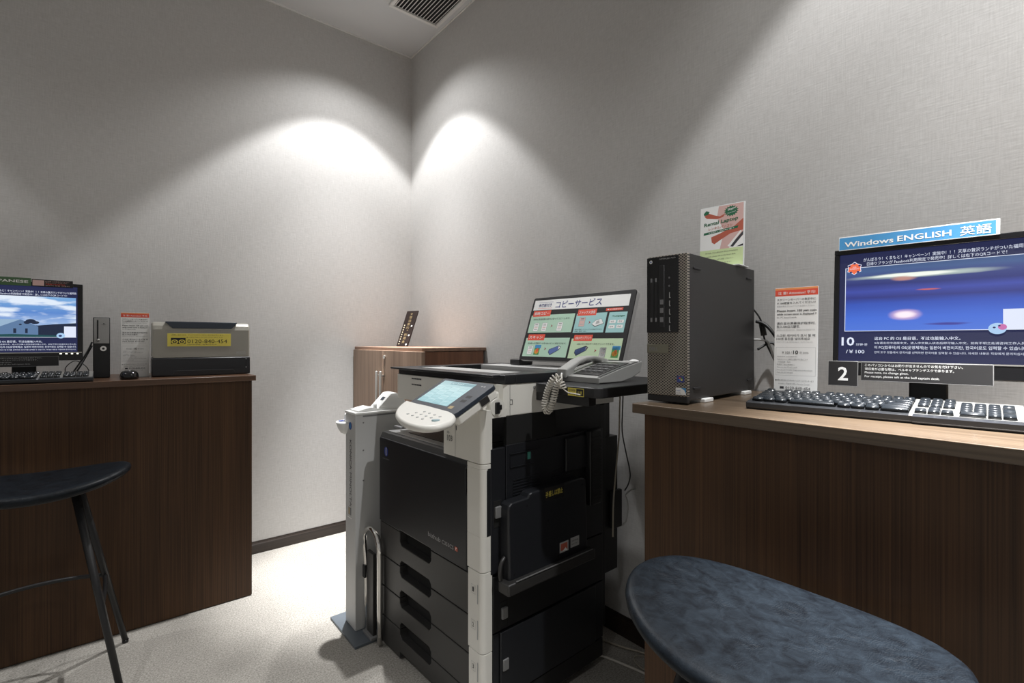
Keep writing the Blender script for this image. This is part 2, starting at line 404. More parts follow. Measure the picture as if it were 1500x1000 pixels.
K_mix = I('magenta_arrow', (150, 40, 60)); K_logo = I('logo_blue', (40, 60, 140)); K_pic = I('photo_orange', (214, 140, 50)); K_tree = I('photo_green', (70, 140, 70))
E_white = emis('screen_white', c(225, 232, 250), 1.0); E_navy = emis('screen_navy', c(30, 36, 74), 1.0)

# ------------------------------------------------------------------ room
XR, YL, ZC = 1.572, 2.962, 3.04
struct(MB().box(-3.6, XR + .1, -2.6, YL + .1, -.1, 0).build('floor', M_floor))
struct(MB().box(-3.6, XR + .1, -2.6, YL + .1, ZC, ZC + .1).build('ceiling', M_ceil))
struct(MB().box(-3.6, XR + .1, YL, YL + .1, 0, ZC).build('wall_left', M_wall))
struct(MB().box(XR, XR + .1, -2.6, YL, 0, ZC).build('wall_right', M_wall))
def skirting(name, M_, h):
    s = MB(); prof = [(0, 0), (.013, 0), (.013, h - .016), (.009, h - .010), (.009, h - .006), (.004, h - .005), (.004, h), (0, h)]
    return s, prof
s, pr = skirting('l', None, .064)
s.prism([(YL - a, b) for a, b in pr], 'x', .50, XR - .014); struct(s.build('baseboard_left', M_base))
s, pr = skirting('r', None, .078)
s.prism([(XR - a, b) for a, b in pr], 'y', .74, YL); struct(s.build('baseboard_right', M_base))
struct(MB().box(-3.6, XR - .008, YL - .008, YL, ZC - .007, ZC).build('trim_1', M_trim))
struct(MB().box(XR - .008, XR, -2.6, YL, ZC - .007, ZC).build('trim_2', M_trim))

# ceiling vent
v = thing('ceiling_vent', (1.378, 2.2, ZC), 0, 'grey slatted square air vent in the ceiling near the corner', 'air vent')
x0, x1, y0, y1 = 1.222, 1.534, 1.86, 2.568
s = MB()
for a in ((x0, x1, y1 - .02, y1), (x0, x1, y0, y0 + .02), (x0, x0 + .02, y0 + .02, y1 - .02), (x1 - .02, x1, y0 + .02, y1 - .02)):
    s.box(*a, ZC - .014, ZC - .0002, .003)
s.build('frame', M_trim, v)
MB().box(x0 + .02, x1 - .02, y0 + .02, y1 - .02, ZC - .002, ZC - .0002).build('dark_duct', M_void, v)
sl0 = None
for i in range(14):
    xx = x0 + .03 + i * (x1 - x0 - .06) / 13
    if sl0 is None:
        s = MB(); s.prism([(-.006, -.010), (-.0045, -.0105), (.005, -.0025), (.0035, -.002)], 'y', y0 + .02, y1 - .02)
        sl0 = s.build('slat', M_trim, v, frame=Matrix.Translation((xx, 0, ZC)))
    else:
        o = sl0.copy(); COL.objects.link(o); o.parent = v; o.location = (xx - (x0 + .03), 0, 0)

# ------------------------------------------------------------------ counters
def counter(root, slab, body, mtop, mfront, endx):
    MB().box(*slab, .976, 1.0, .0015).build('countertop', mtop, root)
    MB().box(*body, .004, .976, .001).build('base_panel', mfront, root)
d1 = thing('counter_desk', (-.6, 2.7, 0), 0, 'dark walnut counter along the left wall carrying the printer', 'counter')
counter(d1, (-2.2, .527, 2.466, YL - .001), (-2.2, .513, 2.481, YL - .014), M_desktopX, M_deskfront, 0)
d2 = thing('counter_desk', (1.3, -.2, 0), 0, 'dark walnut counter along the right wall carrying the computer tower', 'counter')
counter(d2, (1.018, XR - .001, -1.6, .762), (1.038, XR - .002, -1.6, .739), M_desktop, M_deskfront, 0)

# ------------------------------------------------------------------ stools
def sup(t, k): return math.copysign(abs(t) ** k, t)
def make_stool(loc, yaw, label):
    r = thing('bar_stool', loc, yaw, label, 'stool', 'saddle seat bar stools')
    a, b, cc, z0 = .243, .188, .033, .70
    rings = [(.02, 0), (.25, 0), (.5, 0), (.7, .0), (.84, -.0005), (.92, -.002), (.965, -.005), (.99, -.010), (1.0, -.017), (.995, -.023), (.975, -.027)]
    under = [(.975, -.027), (.955, -.030), (.9, -.034), (.6, -.042), (.3, -.044), (.02, -.044)]
    def loop(sc_, dz, n=72):
        L_ = []
        for i in range(n):
            t = 2 * math.pi * i / n; x = a * sc_ * sup(math.cos(t), .95); y = b * sc_ * sup(math.sin(t), .95)
            L_.append((x, y, z0 + cc * (x / a) ** 2 + dz))
        return L_
    fr = world_of(r)
    s = MB(); s.loft([loop(*q) for q in rings]); s.build('seat', M_leather, r, fr)
    s = MB(); s.loft([loop(*q) for q in under]); s.build('seat_shell', M_black, r, fr)
    tops = {(sx, sy): Vector((sx * .098, sy * .055, .664)) for sx in (1, -1) for sy in (1, -1)}
    feet = {k: Vector((k[0] * .224, k[1] * .208, .0)) for k in tops}
    for k in tops:
        s = MB(); s.cyl(feet[k] + Vector((0, 0, .008)), tops[k], .0095, .0125, 16); g = s.build('leg', M_black, r, fr)
        MB().cyl(feet[k], feet[k] + Vector((0, 0, .012)), .0105, .0105, 14).build('foot_cap', M_blackg, g, fr)
    zf = .30; q = {k: feet[k].lerp(tops[k], zf / .664) for k in tops}
    s = MB()
    for k0, k1, bow in (((-1, -1), (-1, 1), .004), ((-1, 1), (1, 1), .05), ((1, 1), (1, -1), .004)):
        A, B = q[k0], q[k1]; mid = (A + B) / 2; out = Vector((mid.x, mid.y, 0)).normalized()
        pts = []
        for i in range(15):
            t = i / 14; p = A.lerp(B, t) + out * (bow * math.sin(math.pi * t) ** .8); pts.append(p)
        s.tube(pts, .007, 10)
    s.build('footrest', M_black, r, fr)
    s = MB(); s.box(-.11, .11, -.065, .065, .656, .664, .002); s.build('mounting_plate', M_black, r, fr)
    return r
make_stool((.817, .342, 0), 89.5, 'blue-black leather saddle stool in front of the right counter')
make_stool((-.173, 2.203, 0), -2, 'black saddle stool with slim metal legs by the left counter')

# ------------------------------------------------------------------ monitors
def ell_mask(N, L, gx, gz, u0, v0, a, b, soft=1.0):
    def lin(o, k, d):
        m_ = N.new('ShaderNodeMath'); m_.operation = 'MULTIPLY_ADD'; m_.inputs[1].default_value = k; m_.inputs[2].default_value = d; L.new(o, m_.inputs[0]); return m_.outputs[0]
    def sq(o): m_ = N.new('ShaderNodeMath'); m_.operation = 'MULTIPLY'; L.new(o, m_.inputs[0]); L.new(o, m_.inputs[1]); return m_.outputs[0]
    s1 = sq(lin(gx, 1 / a, -u0 / a)); s2 = sq(lin(gz, 1 / b, -v0 / b))
    ad = N.new('ShaderNodeMath'); ad.operation = 'ADD'; L.new(s1, ad.inputs[0]); L.new(s2, ad.inputs[1])
    mr = N.new('ShaderNodeMapRange'); mr.interpolation_type = 'SMOOTHSTEP'; mr.inputs['From Min'].default_value = 1.0; mr.inputs['From Max'].default_value = max(0, 1 - soft)
    L.new(ad.outputs[0], mr.inputs['Value']); return mr.outputs[0]

def picture(name, ramp, ells, noise_amt, nscale, nstretch, strength=1.0, cloud=None):
    m = D.materials.new(name); m.use_nodes = True
    nt, N, L = nodes(m); b = N['Principled BSDF']; b.inputs['Base Color'].default_value = (.01, .01, .012, 1); b.inputs['Roughness'].default_value = .3
    b.inputs['Emission Strength'].default_value = strength
    tc = N.new('ShaderNodeTexCoord'); sx = N.new('ShaderNodeSeparateXYZ'); L.new(tc.outputs['Generated'], sx.inputs[0])
    mp = N.new('ShaderNodeMapping'); mp.inputs['Scale'].default_value = nstretch; L.new(tc.outputs['Generated'], mp.inputs[0])
    nz = N.new('ShaderNodeTexNoise'); nz.inputs['Scale'].default_value = nscale; nz.inputs['Detail'].default_value = 5; L.new(mp.outputs[0], nz.inputs['Vector'])
    ad = N.new('ShaderNodeMath'); ad.operation = 'MULTIPLY_ADD'; ad.inputs[1].default_value = noise_amt; L.new(nz.outputs['Fac'], ad.inputs[0])
    sh = N.new('ShaderNodeMath'); sh.operation = 'SUBTRACT'; sh.inputs[1].default_value = noise_amt / 2; L.new(sx.outputs[2], sh.inputs[0]); L.new(sh.outputs[0], ad.inputs[2])
    cr = N.new('ShaderNodeValToRGB'); e = cr.color_ramp.elements
    while len(e) < len(ramp): e.new(.5)
    for el, (p, rgb) in zip(e, ramp): el.position = p; el.color = c(*rgb)
    L.new(ad.outputs[0], cr.inputs[0]); out = cr.outputs[0]
    if cloud:
        c2 = N.new('ShaderNodeValToRGB'); c2.color_ramp.elements[0].position = .44; c2.color_ramp.elements[1].position = .6
        n2 = N.new('ShaderNodeTexNoise'); n2.inputs['Scale'].default_value = 3.2; n2.inputs['Detail'].default_value = 6
        m2 = N.new('ShaderNodeMapping'); m2.inputs['Scale'].default_value = (1, 1, 2.2); L.new(tc.outputs['Generated'], m2.inputs[0]); L.new(m2.outputs[0], n2.inputs['Vector'])
        L.new(n2.outputs['Fac'], c2.inputs[0]); mx = N.new('ShaderNodeMix'); mx.data_type = 'RGBA'; L.new(c2.outputs[0], mx.inputs['Factor'])
        L.new(out, mx.inputs['A']); mx.inputs['B'].default_value = c(*cloud); out = mx.outputs['Result']
    for (u0, v0, a, bb, rgb, soft) in ells:
        k = ell_mask(N, L, sx.outputs[0], ad.outputs[0], u0, v0, a, bb, soft)
        mx = N.new('ShaderNodeMix'); mx.data_type = 'RGBA'; L.new(k, mx.inputs['Factor']); L.new(out, mx.inputs['A']); mx.inputs['B'].default_value = c(*rgb); out = mx.outputs['Result']
    L.new(out, b.inputs['Emission Color']); return m

M_sunset = picture('sunset_sea_picture', [(0, (78, 118, 215)), (.2, (66, 108, 212)), (.42, (52, 82, 180)), (.52, (48, 56, 130)), (.62, (62, 76, 165)), (.72, (44, 52, 118)), (.84, (60, 72, 130)), (.93, (66, 92, 140)), (1, (60, 86, 130))],
    [(.45, .83, .50, .05, (180, 195, 190), .9), (.40, .835, .28, .035, (245, 250, 240), .7), (.36, .785, .09, .04, (190, 140, 130), 1), (.50, .60, .08, .018, (205, 100, 90), 1),
     (.37, .235, .110, .10, (205, 175, 215), .9), (.37, .235, .075, .06, (255, 240, 250), .9), (.60, .09, .15, .02, (60, 60, 150), 1)], .05, 3.0, (1.2, 1, 5))
M_sky = picture('cloudy_sky_picture', [(0, (30, 40, 70)), (.02, (120, 150, 205)), (.35, (150, 180, 225)), (.6, (90, 135, 205)), (1, (120, 170, 220))], [], .12, 3.0, (1, 1, 3), cloud=(225, 236, 250))
M_mist = emis('barn_wall', c(92, 122, 160)); M_barnroof = emis('barn_roof', c(150, 178, 205)); M_hill = emis('dark_hill', c(26, 38, 62)); M_grass = emis('dark_green_field', c(26, 74, 78))
M_ball = emis('globe_badge_blue', c(170, 205, 240)); M_ball2 = emis('globe_badge_red', c(200, 110, 170)); M_badge = emis('badge_orange', c(240, 110, 70)); M_badge_b = emis('badge_navy', c(40, 50, 100))
M_led = emis('led_white', c(240, 240, 220), 2.5)

T_top1 = 'がんばろう！くまもと！キャンペーン！実施中！！！天草の贅沢ランチがついた福岡発'
T_top2 = '日帰りプランが Facebook利用限定で発売中！詳しくは右下のQRコードで！'
T_cn1 = '这台 PC 的 OS 是日语，不过也能输入中文。'
T_cn2 = '※在语言栏中选择中文，进入中文输入状态后即可输入中文。如有不明之处请咨询工作人员。'
T_kr1 = '이 PC(컴퓨터)의 OS(운영체제)는 일본어 버전이지만, 한국어로도 입력할 수 있습니다.'
T_kr2 = '언어 도구 모음에서 한국어를 선택하면 한국어를 입력할 수 있습니다. 자세한 내용은 직원에게 문의하십시오.'

def make_monitor(fr, base_xy, yaw, label, W=.347):
    """fr: frame with origin at the bottom-left corner of the display area; case runs from v=-.035 to .267"""
    r = thing('monitor', (base_xy[0], base_xy[1], 1.0), yaw, label, 'monitor')
    s = MB(); s.box(0, W, .004, .030, -.035, .267, .004); s.box(.04, W - .04, .030, .055, .0, .22, .01)
    cs = s.build('case', M_black, r, fr)
    s = MB()
    for q in ((0, W, -.004, .006, .2545, .267), (0, .011, -.004, .006, -.002, .2545), (W - .016, W, -.004, .006, -.002, .2545), (0, W, -.004, .006, -.035, -.002)):
        s.box(*q, .0015)
    s.build('bezel', M_blackg, r, fr)
    MB().box(.003, W - .003, -.0050, -.0035, -.0052, -.0022).build('lower_edge_highlight', M_silver, r, fr)  # bright strip imitating the glossy highlight along the lower bezel edge
    # stand
    s = MB(); s.box(W / 2 - .034, W / 2 + .034, .056, .078, -.105, .09, .004); s.build('neck', M_black, r, fr)
    s = MB(); s.prism([(x * 1.0, y) for x, y in rrect(-.11, .11, -.085, .085, .05)], 'z', 1.0, 1.012, .003)
    bf = Matrix.Translation((base_xy[0], base_xy[1], 0)) @ Matrix.Rotation(R(yaw), 4, 'Z')
    s.build('base', M_black, r, bf)
    return r

# right-hand monitor
fR = F((1.36, .427, 1.11), 7, 5)
b0 = fR @ Vector((.1735, .067, -.1)); mR = make_monitor(fR, (b0.x, b0.y), -83, 'large black monitor showing a sunset over the sea on the right counter')
scr = MB(); scr.box(.011, .331, .001, .004, -.002, .2545); scr = scr.build('display', E_navy, mR, fR)
pc = Print(.0); pc.rect(.0235, .0697, .3285, .2204, M_sunset, 0.0002); pc.build('picture', scr, fR)
p = Print(.0003)
p.frame(.0225, .0687, .3290, .2214, .0012, E_white)
p.text(T_top1, .0581, .234, .0085, E_white, u1=.328); p.text(T_top2, .0649, .2235, .0085, E_white, u1=.2985)
p.rect(.2925, .0687, .3290, .111, E_white)
p.ell(.2841, .0713, .0135, .0115, M_ball); p.ell(.2915, .0745, .0065, .006, M_ball2); p.ell(.2795, .0735, .0022, .0018, M_badge_b); p.ell(.287, .077, .002, .0016, M_badge_b)
def star(u, v, R1, R2, n, m, rot=0): p.poly([(u + (R1 if i % 2 == 0 else R2) * math.cos(math.pi * i / n + rot), v + (R1 if i % 2 == 0 else R2) * math.sin(math.pi * i / n + rot)) for i in range(2 * n)], m)
star(.0405, .2200, .0160, .0125, 6, E_white, .5); star(.0405, .2200, .0145, .0112, 6, M_badge, .5)
for dx, dy in ((-.010, .006), (.010, .006), (-.007, -.009), (.007, -.009), (0, .0115)): p.ell(.0405 + dx, .2200 + dy, .0026, .0022, M_badge_b)
p.text('FOR', .0375, .2215, .0026, E_white); p.text('KUMAMOTO', .0315, .2172, .003, E_white, u1=.0495)
p.text('10', .0171, .0345, .0205, E_white, u1=.0425, bold=True); p.text('分钟·분', .0455, .0345, .0062, E_white, u1=.068)
p.text('/￥100', .0262, .0165, .0085, E_white, u1=.0625, bold=True)
p.text(T_cn1, .0812, .0475, .0082, E_white, u1=.2287, bold=True); p.text(T_cn2, .0812, .0385, .0052, E_white, u1=.326)
p.text(T_kr1, .0812, .0262, .0085, E_white, u1=.328, bold=True); p.text(T_kr2, .0812, .0172, .0052, E_white, u1=.328)
p.build('screen_text', scr, fR)
s = MB(); s.box(.0095, .2885, -.0085, -.0065, .2640, .2975, .0005); sg = s.build('sign_plate', M_acryl, mR, fR, label='light blue strip sign with white letters')
p = Print(.0085); p.rect(.0105, .2655, .2825, .2950, K_blue)
p.text('Windows', .0209, .2712, .0125, K_white, u1=.1150, bold=True); p.text('ENGLISH', .1220, .2720, .0130, K_white, u1=.2140, bold=True); p.text('英語', .2275, .2690, .0205, K_white, u1=.2760, bold=True)
p.build('lettering', sg, fR)
s = MB(); s.box(-.0075, .0520, -.0090, -.0060, -.0620, -.0030, .0005); sg = s.build('number_plate', M_rim, mR, fR, label='dark square plate with a white numeral 2')
p = Print(.0090); p.rect(-.0068, -.0607, .0508, -.0042, K_plate); p.text('2', .0125, -.0490, .0325, K_white, u1=.0325, bold=True); p.build('lettering', sg, fR)
s = MB(); s.box(.0575, .2790, -.0090, -.0060, -.0470, -.0035, .0005); sg = s.build('notice_plate', M_rim, mR, fR, label='dark notice strip with four lines of white text')
p = Print(.0090); p.rect(.0582, -.0458, .2775, -.0046, K_plate)
for i, (t, u1) in enumerate((('このパソコンからはお釣りが出ませんのでお気を付け下さい。', .2330), ('領収書が必要な際は、ベルキャプテンデスクで承ります。', .2190), ('Please note, no change given.', .1440), ('For receipt, please ask at the bell captain desk.', .1960))):
    p.text(t, .0650, -.0138 - i * .0088, .0062, K_white, u1=u1)
p.build('lettering', sg, fR)

# left-hand monitor
W = .347
o = Vector((-.071 - W, 2.62, 1.079 + .035)); fL = F(o, 90, 0)
mL = make_monitor(fL, (o.x + W / 2, 2.69), 0, 'large black monitor showing a barn under a cloudy sky')
scr = MB(); scr.box(.011, .331, .001, .004, -.002, .2545); scr = scr.build('display', E_navy, mL, fL)
pc = Print(0); pc.rect(.0235, .0560, .3265, .2120, M_sky, .0002); pc.build('picture', scr, fL)
q = lambda u, v: (u + W, v - .035)
p = Print(.0003)
p.poly([q(-.232, .131), q(-.20, .146), q(-.17, .139), q(-.13, .136), q(-.08, .142), q(-.0205, .147), q(-.0205, .0912), q(-.232, .0912)], M_hill)
p.poly([q(-.3235, .136), q(-.2317, .133), q(-.1776, .1583), q(-.129, .132), q(-.129, .096), q(-.3235, .096)], M_mist)
p.poly([q(-.3235, .112), q(-.3235, .145), q(-.235, .158), q(-.1776, .1583), q(-.2317, .131), q(-.262, .112)], M_barnroof)
for cx_, cy_, a_, b_ in ((-.150, .152, .014, .008), (-.138, .147, .012, .006), (-.160, .147, .009, .006)): p.ell(*q(cx_, cy_), a_, b_, M_hill)
p.rect(*q(-.197, .106), *q(-.189, .124), M_hill); p.rect(*q(-.165, .106), *q(-.158, .124), M_hill); p.ell(*q(-.178, .139), .004, .003, M_hill)
p.poly([q(-.3235, .0912), q(-.3235, .097), q(-.20, .103), q(-.10, .099), q(-.0205, .096), q(-.0205, .0912)], M_grass)
p.rect(.0235, .0550, .3275, .0565, E_white)
p.rect(*q(-.0555, .0900), *q(-.0205, .1335), E_white); p.ell(*q(-.0651, .0971), .0125, .0105, M_ball); p.ell(*q(-.0665, .0965), .0050, .004, M_badge_b)
p.text(T_top1, .0581, .2255, .0085, E_white, u1=.328); p.text(T_top2, .0649, .2145, .0085, E_white, u1=.2998)
p.text('10', .0171, .0205, .0205, E_white, u1=.0425, bold=True); p.text('/￥100', .0262, .0025, .0085, E_white, u1=.0625, bold=True)
p.text(T_cn1, .0812, .0350, .0082, E_white, u1=.2293, bold=True); p.text(T_cn2, .0812, .0262, .005, E_white, u1=.328)
p.text(T_kr1, .0812, .0140, .0082, E_white, u1=.328, bold=True); p.text(T_kr2, .0812, .0055, .005, E_white, u1=.328)
p.build('screen_text', scr, fL)
s = MB(); s.box(W - .335, W - .1480, -.0085, -.0065, .2500, .2805, .0005); sg = s.build('sign_plate', K_olive, mL, fL, label='olive green strip sign with white letters')
p = Print(.0085); p.text('JAPANESE', W - .262, .2585, .0130, K_white, u1=W - .1560, bold=True); p.text('Windows', W - .332, .2580, .0125, K_white, u1=W - .272, bold=True); p.build('lettering', sg, fL)
s = MB(); s.box(W - .1465, W - .0290, -.0085, -.0065, .2500, .2775, .0005); sg = s.build('info_plate', K_black, mL, fL, label='small black plate with pink lines of text')
p = Print(.0085); p.rect(W - .1440, .2535, W - .1120, .2745, K_pink)
for i in range(4): p.text(['日本語入力専用のパソコン', 'Japanese only PC', '只能输入日文的电脑', '일본어 전용 컴퓨터'][i], W - .1085, .2695 - i * .0052, .0036, K_pink if i != 2 else K_red, u1=W - .040 - .006 * (i % 3))
p.build('lettering', sg, fL)
s = MB(); s.box(W - .30, W - .0700, -.0090, -.0060, -.0555, -.0170, .0005); sg = s.build('notice_plate', K_plate, mL, fL, label='dark notice strip with white text')
p = Print(.0090); p.frame(W - .30, -.0555, W - .0700, -.0170, .001, K_grey)
for i, (t, u1) in enumerate((('このパソコンからはお釣りが出ませんのでお気を付け下さい。', W - .118), ('領収書が必要な際は、ベルキャプテンデスクで承ります。', W - .130), ('Please note, no change given.', W - .200), ('For receipt, please ask at the bell captain desk.', W - .150))):
    p.text(t, W - .288, -.0255 - i * .0078, .0050, K_lgrey, u1=u1)
p.build('lettering', sg, fL)
s = MB()
for k in range(4): s.box(W - .068 + k * .0165, W - .062 + k * .0165, -.0046, -.004, -.0105, -.0065)
s.build('button_lights', M_led, mL, fL)

# ------------------------------------------------------------------ keyboards
def keycap_mesh():
    bm = bmesh.new(); r = bmesh.ops.create_cube(bm, size=1)
    for v_ in r['verts']:
        top = v_.co.z > 0; k = .78 if top else .96
        v_.co = Vector((v_.co.x * k, v_.co.y * k + (.03 if top else 0), v_.co.z + .5))
    bmesh.ops.bevel(bm, geom=bm.edges[:], offset=.07, segments=2, affect='EDGES')
    for f in bm.faces: f.smooth = True
    me = D.meshes.new('key'); bm.to_mesh(me); bm.free(); me.materials.append(M_key); return me
KEY = keycap_mesh()
def layout():
    """(x centre, row, width in units) for a full-size keyboard; row 0 = space bar row"""
    K = []; u = .019
    def row(r, x, ws):
        for w in ws:
            if w > 0: K.append((x + w * u / 2, r, w * u))
            x += abs(w) * u
    row(0, 0, [1.25, 1.25, 1.25, 5, 1.25, 1.25, 1.25, 2.5 - .0]); row(1, 0, [2.25] + [1] * 10 + [2.75]); row(2, 0, [1.75] + [1] * 11 + [2.25]); row(3, 0, [1.5] + [1] * 12 + [1.5]); row(4, 0, [1] * 13 + [2])
    row(5.25, 0, [1, -1, 1, 1, 1, 1, -.5, 1, 1, 1, 1, -.5, 1, 1, 1, 1])
    xb = 15.3 * u
    row(0, xb, [1, 1, 1]); row(1, xb, [-1, 1, -1]); row(3, xb, [1, 1, 1]); row(4, xb, [1, 1, 1]); row(5.25, xb, [1, 1, 1])
    xn = 18.6 * u
    row(0, xn, [2, 1]); row(1, xn, [1, 1, 1]); row(2, xn, [1, 1, 1]); row(3, xn, [1, 1, 1]); row(4, xn, [1, 1, 1, 1])
    K.append((xn + 3.5 * u, .5, u, 2)); K.append((xn + 3.5 * u, 2.5, u, 2))
    return K
def make_keyboard(loc, yaw, label, keys_as_parts=True):
    """local x runs along the keyboard, y to the back"""
    r = thing('keyboard', loc, yaw, label, 'keyboard', 'full size computer keyboards')
    fr = world_of(r); Wk, Dk = .450, .158
    s = MB()
    prof = [(0, .006), (.004, .0), (Dk, .004), (Dk, .030), (Dk - .006, .033), (.012, .018), (0, .015)]
    s.prism([(y, z) for y, z in prof], 'x', 0, .298); s.prism([(y - (.006 if y < .02 else 0), z) for y, z in prof], 'x', .298, Wk)
    s.build('case', M_kbl, r, fr)
    s = MB(); s.prism([(.000, .0155), (.012, .0188), (Dk - .008, .0338), (Dk - .008, .0325), (.012, .0172), (0, .0145)], 'x', .292, Wk - .002)
    s.build('silver_trim', M_silver, r, fr)
    for xa in (.02, .40): MB().box(xa, xa + .03, Dk - .03, Dk - .015, 0, .004).build('flip_foot', M_kbl, r, fr)
    K = layout(); rest = []
    K.sort(key=lambda k: k[1]); n = 0
    for k in K:
        x, row, w = k[:3]; hh = k[3] if len(k) > 3 else 1
        y = .022 + row * .0195; z = .0165 + (y / Dk) * .015
        pos = Vector((x + .008, y, z)); sc_ = Vector((w, .019 * hh, .0095))
        if keys_as_parts and n < 98:
            ob = D.objects.new('key', KEY); COL.objects.link(ob); ob.parent = r; ob.location = pos; ob.scale = sc_; ob.rotation_euler = (.11 + .05 * (row - 2), 0, 0); n += 1
        else: rest.append((pos, sc_, .11 + .05 * (row - 2)))
    if rest:
        bm = bmesh.new()
        for pos, sc_, rx in rest:
            t = bmesh.new(); t.from_mesh(KEY); t.transform(Matrix.Translation(pos) @ Matrix.Rotation(rx, 4, 'X') @ Matrix.Diagonal((*sc_, 1)))
            me = D.meshes.new('t'); t.to_mesh(me); t.free(); bm.from_mesh(me); D.meshes.remove(me)
        me = D.meshes.new('keys'); bm.to_mesh(me); bm.free(); me.materials.append(M_key)
        for f in me.polygons: f.use_smooth = True
        ob = D.objects.new('keys', me); COL.objects.link(ob); ob.parent = r; ob['kind'] = 'stuff'
    return r
make_keyboard((1.135, .532, 1.0), -83.5, 'black keyboard with silver right half in front of the sunset monitor')
make_keyboard((-.487, 2.478, 1.0), 0, 'black keyboard in front of the barn monitor on the left counter', False)

# ------------------------------------------------------------------ computer tower
tw = thing('computer_tower', (1.14, .70, 1.0), 4.5, 'tall black computer tower with grey mesh front on the right counter', 'computer')
fT = F((1.082, .648, 1.0), 4.5) @ Matrix.Translation((-.1085, 0, 0))   # u 0..0.108 left to right
Wt, Ht, Dt = .1085, .3695, .43
s = MB(); s.box(.001, Wt - .001, .012, Dt, .010, Ht, .002); s.build('case', M_tower, tw, fT)
s = MB(); s.box(0, Wt, 0, .013, .020, Ht, .002); fb = s.build('mesh_bezel', M_mesh, tw, fT)
s = MB(); s.box(0, Wt, .001, .014, .004, .0205, .002); s.build('bottom_trim', M_black, tw, fT)
s = MB(); s.box(.0005, .0865, -.0035, .001, .1765, .3670, .002); dp = s.build('drive_panel', M_blackg, tw, fT)
s = MB(); s.box(.036, .050, -.0050, -.003, .190, .345, .001); s.box(.012, .020, -.0045, -.003, .205, .312, .001); s.box(.024, .030, -.0045, -.003, .205, .312, .001)
s.build('optical_drive', M_black, dp, fT)
p = Print(.0040); p.ell(.0130, .3555, .0042, .0045, K_white); p.ell(.0130, .3555, .0020, .0022, K_logo)
p.text('OPTIPLEX 7010', .036, .3585, .0035, K_lgrey, u1=.080)
p.build('panel_lettering', dp, fT); p = Print(.0047)
for z in (.2530, .2320, .2090): p.rect(.0390, z - .006, .0480, z + .006, K_grey, lay=.0005)
for x in (.0125, .0255):
    for z in (.308, .208): p.rect(x, z - .004, x + .005, z + .006, K_grey, lay=.0005)
for i, z in enumerate((.312, .292)): p.ell(.064, z, .0022, .0024, K_grey)
for i in range(5): p.rect(.0635, .262 - i * .0205, .0655, .276 - i * .0205, K_lgrey); p.rect(.0655, .262 - i * .0205, .0675, .2635 - i * .0205, K_lgrey)
p.build('port_markings', dp, fT)
s = MB(); s.box(.0005, .0600, -.0025, .001, .1250, .1480, .0015); lp = s.build('logo_plate', mat('bronze_plate', (.21, .20, .15, 1), .45, .4), tw, fT)
p = Print(.0026); p.text('DELL', .008, .1315, .0085, K_grey, u1=.032, bold=True); p.build('lettering', lp, fT)
p = Print(.0003); p.rect(.0815, .0545, .1010, .0705, K_navy)
for a, b_, m_ in ((.0875, .0630, K_red), (.0920, .0630, K_tree), (.0875, .0590, K_blue), (.0920, .0590, K_yellow)): p.rect(a, b_, a + .0040, b_ + .0036, m_)
p.build('system_sticker', tw, fT); p = Print(.0003); p.rect(.0785, .0245, .1050, .0415, K_white); p.poly([(.092, .0415), (.105, .0415), (.105, .0275), (.101, .036)], K_blue); p.text('intel', .0805, .0330, .0040, K_steel, u1=.0905)
p.text('inside', .0805, .0275, .0035, K_grey, u1=.0915)
p.build('processor_sticker', tw, fT)
fS = F(fT @ Vector((Wt, 0, 0)), 94.5)
s = MB()
for a, b_, z in ((.033, .070, .335), (.368, .405, .339), (.033, .070, .0385), (.372, .405, .0405)): s.box(a, b_, -.0025, .002, z - .0025, z + .0025, .001)
s.build('side_latches', M_black, tw, fS)
for a in (.078, .335):
    s = MB(); s.box(a, a + .05, -.008, Wt + .002, .0, .0102, .002); s.build('foot', M_white2, tw, fS, label='white plastic foot rail')

# flyer holder on the tower
fP = F((1.400, .665, 1.3705), 6.5, 3) @ Matrix.Translation((-.1295, 0, 0)) 
fl = thing('flyer_holder', (1.395, .72, 1.3695), -83.5, 'clear stand with a rental laptop flyer on top of the computer tower', 'sign')
fP0 = fP @ Matrix.Translation((.0035, 0, 0))
s = MB(); s.box(.000, .1290, .0006, .0030, .0, .186, .0006); s.build('acrylic_back', M_acryl, fl, fP0)
s = MB(); s.box(.002, .127, -.030, .045, -.0010, .0016, .0005); s.build('acrylic_foot', M_acryl, fl, F((1.400, .665, 1.3705), 6.5) @ Matrix.Translation((-.126, 0, 0)))
p = Print(.0002)
p.rect(.001, .002, .126, .0555, K_pgreen); p.rect(.001, .0555, .1255, .1835, K_white)
p.poly([(.055, .1835), (.1255, .1835), (.1255, .088), (.086, .0555), (.06, .0555), (.072, .11), (.05, .15)], K_pink)
p.poly([(.012, .160), (.024, .168), (.040, .160), (.058, .153), (.075, .160), (.068, .150), (.050, .146), (.020, .152)], K_brick)
p.poly([(.034, .094), (.060, .102), (.100, .118), (.1255, .138), (.1255, .104), (.090, .098), (.062, .083), (.044, .072), (.036, .078)], K_brick)
p.poly([(.088, .060), (.1255, .101), (.1255, .090), (.098, .058)], K_dark); p.poly([(.082, .062), (.118, .103), (.121, .100), (.089, .0585)], K_white)
p.poly([(.107, .0575), (.1255, .0575), (.1255, .064)], K_black)
p.poly([(.010, .168), (.018, .176), (.028, .172), (.024, .164), (.012, .162)], K_green)
p.poly([(.091 + (.019 if i % 2 else .014) * math.cos(math.pi * i / 16) * 1.12, .1640 + (.017 if i % 2 else .0125) * math.sin(math.pi * i / 16)) for i in range(32)], K_green)
p.text('Skype', .081, .1635, .0075, K_white, u1=.1035, v1=.1685, bold=True); p.text('Download', .081, .1565, .0030, K_white, u1=.1035, v1=.1605)
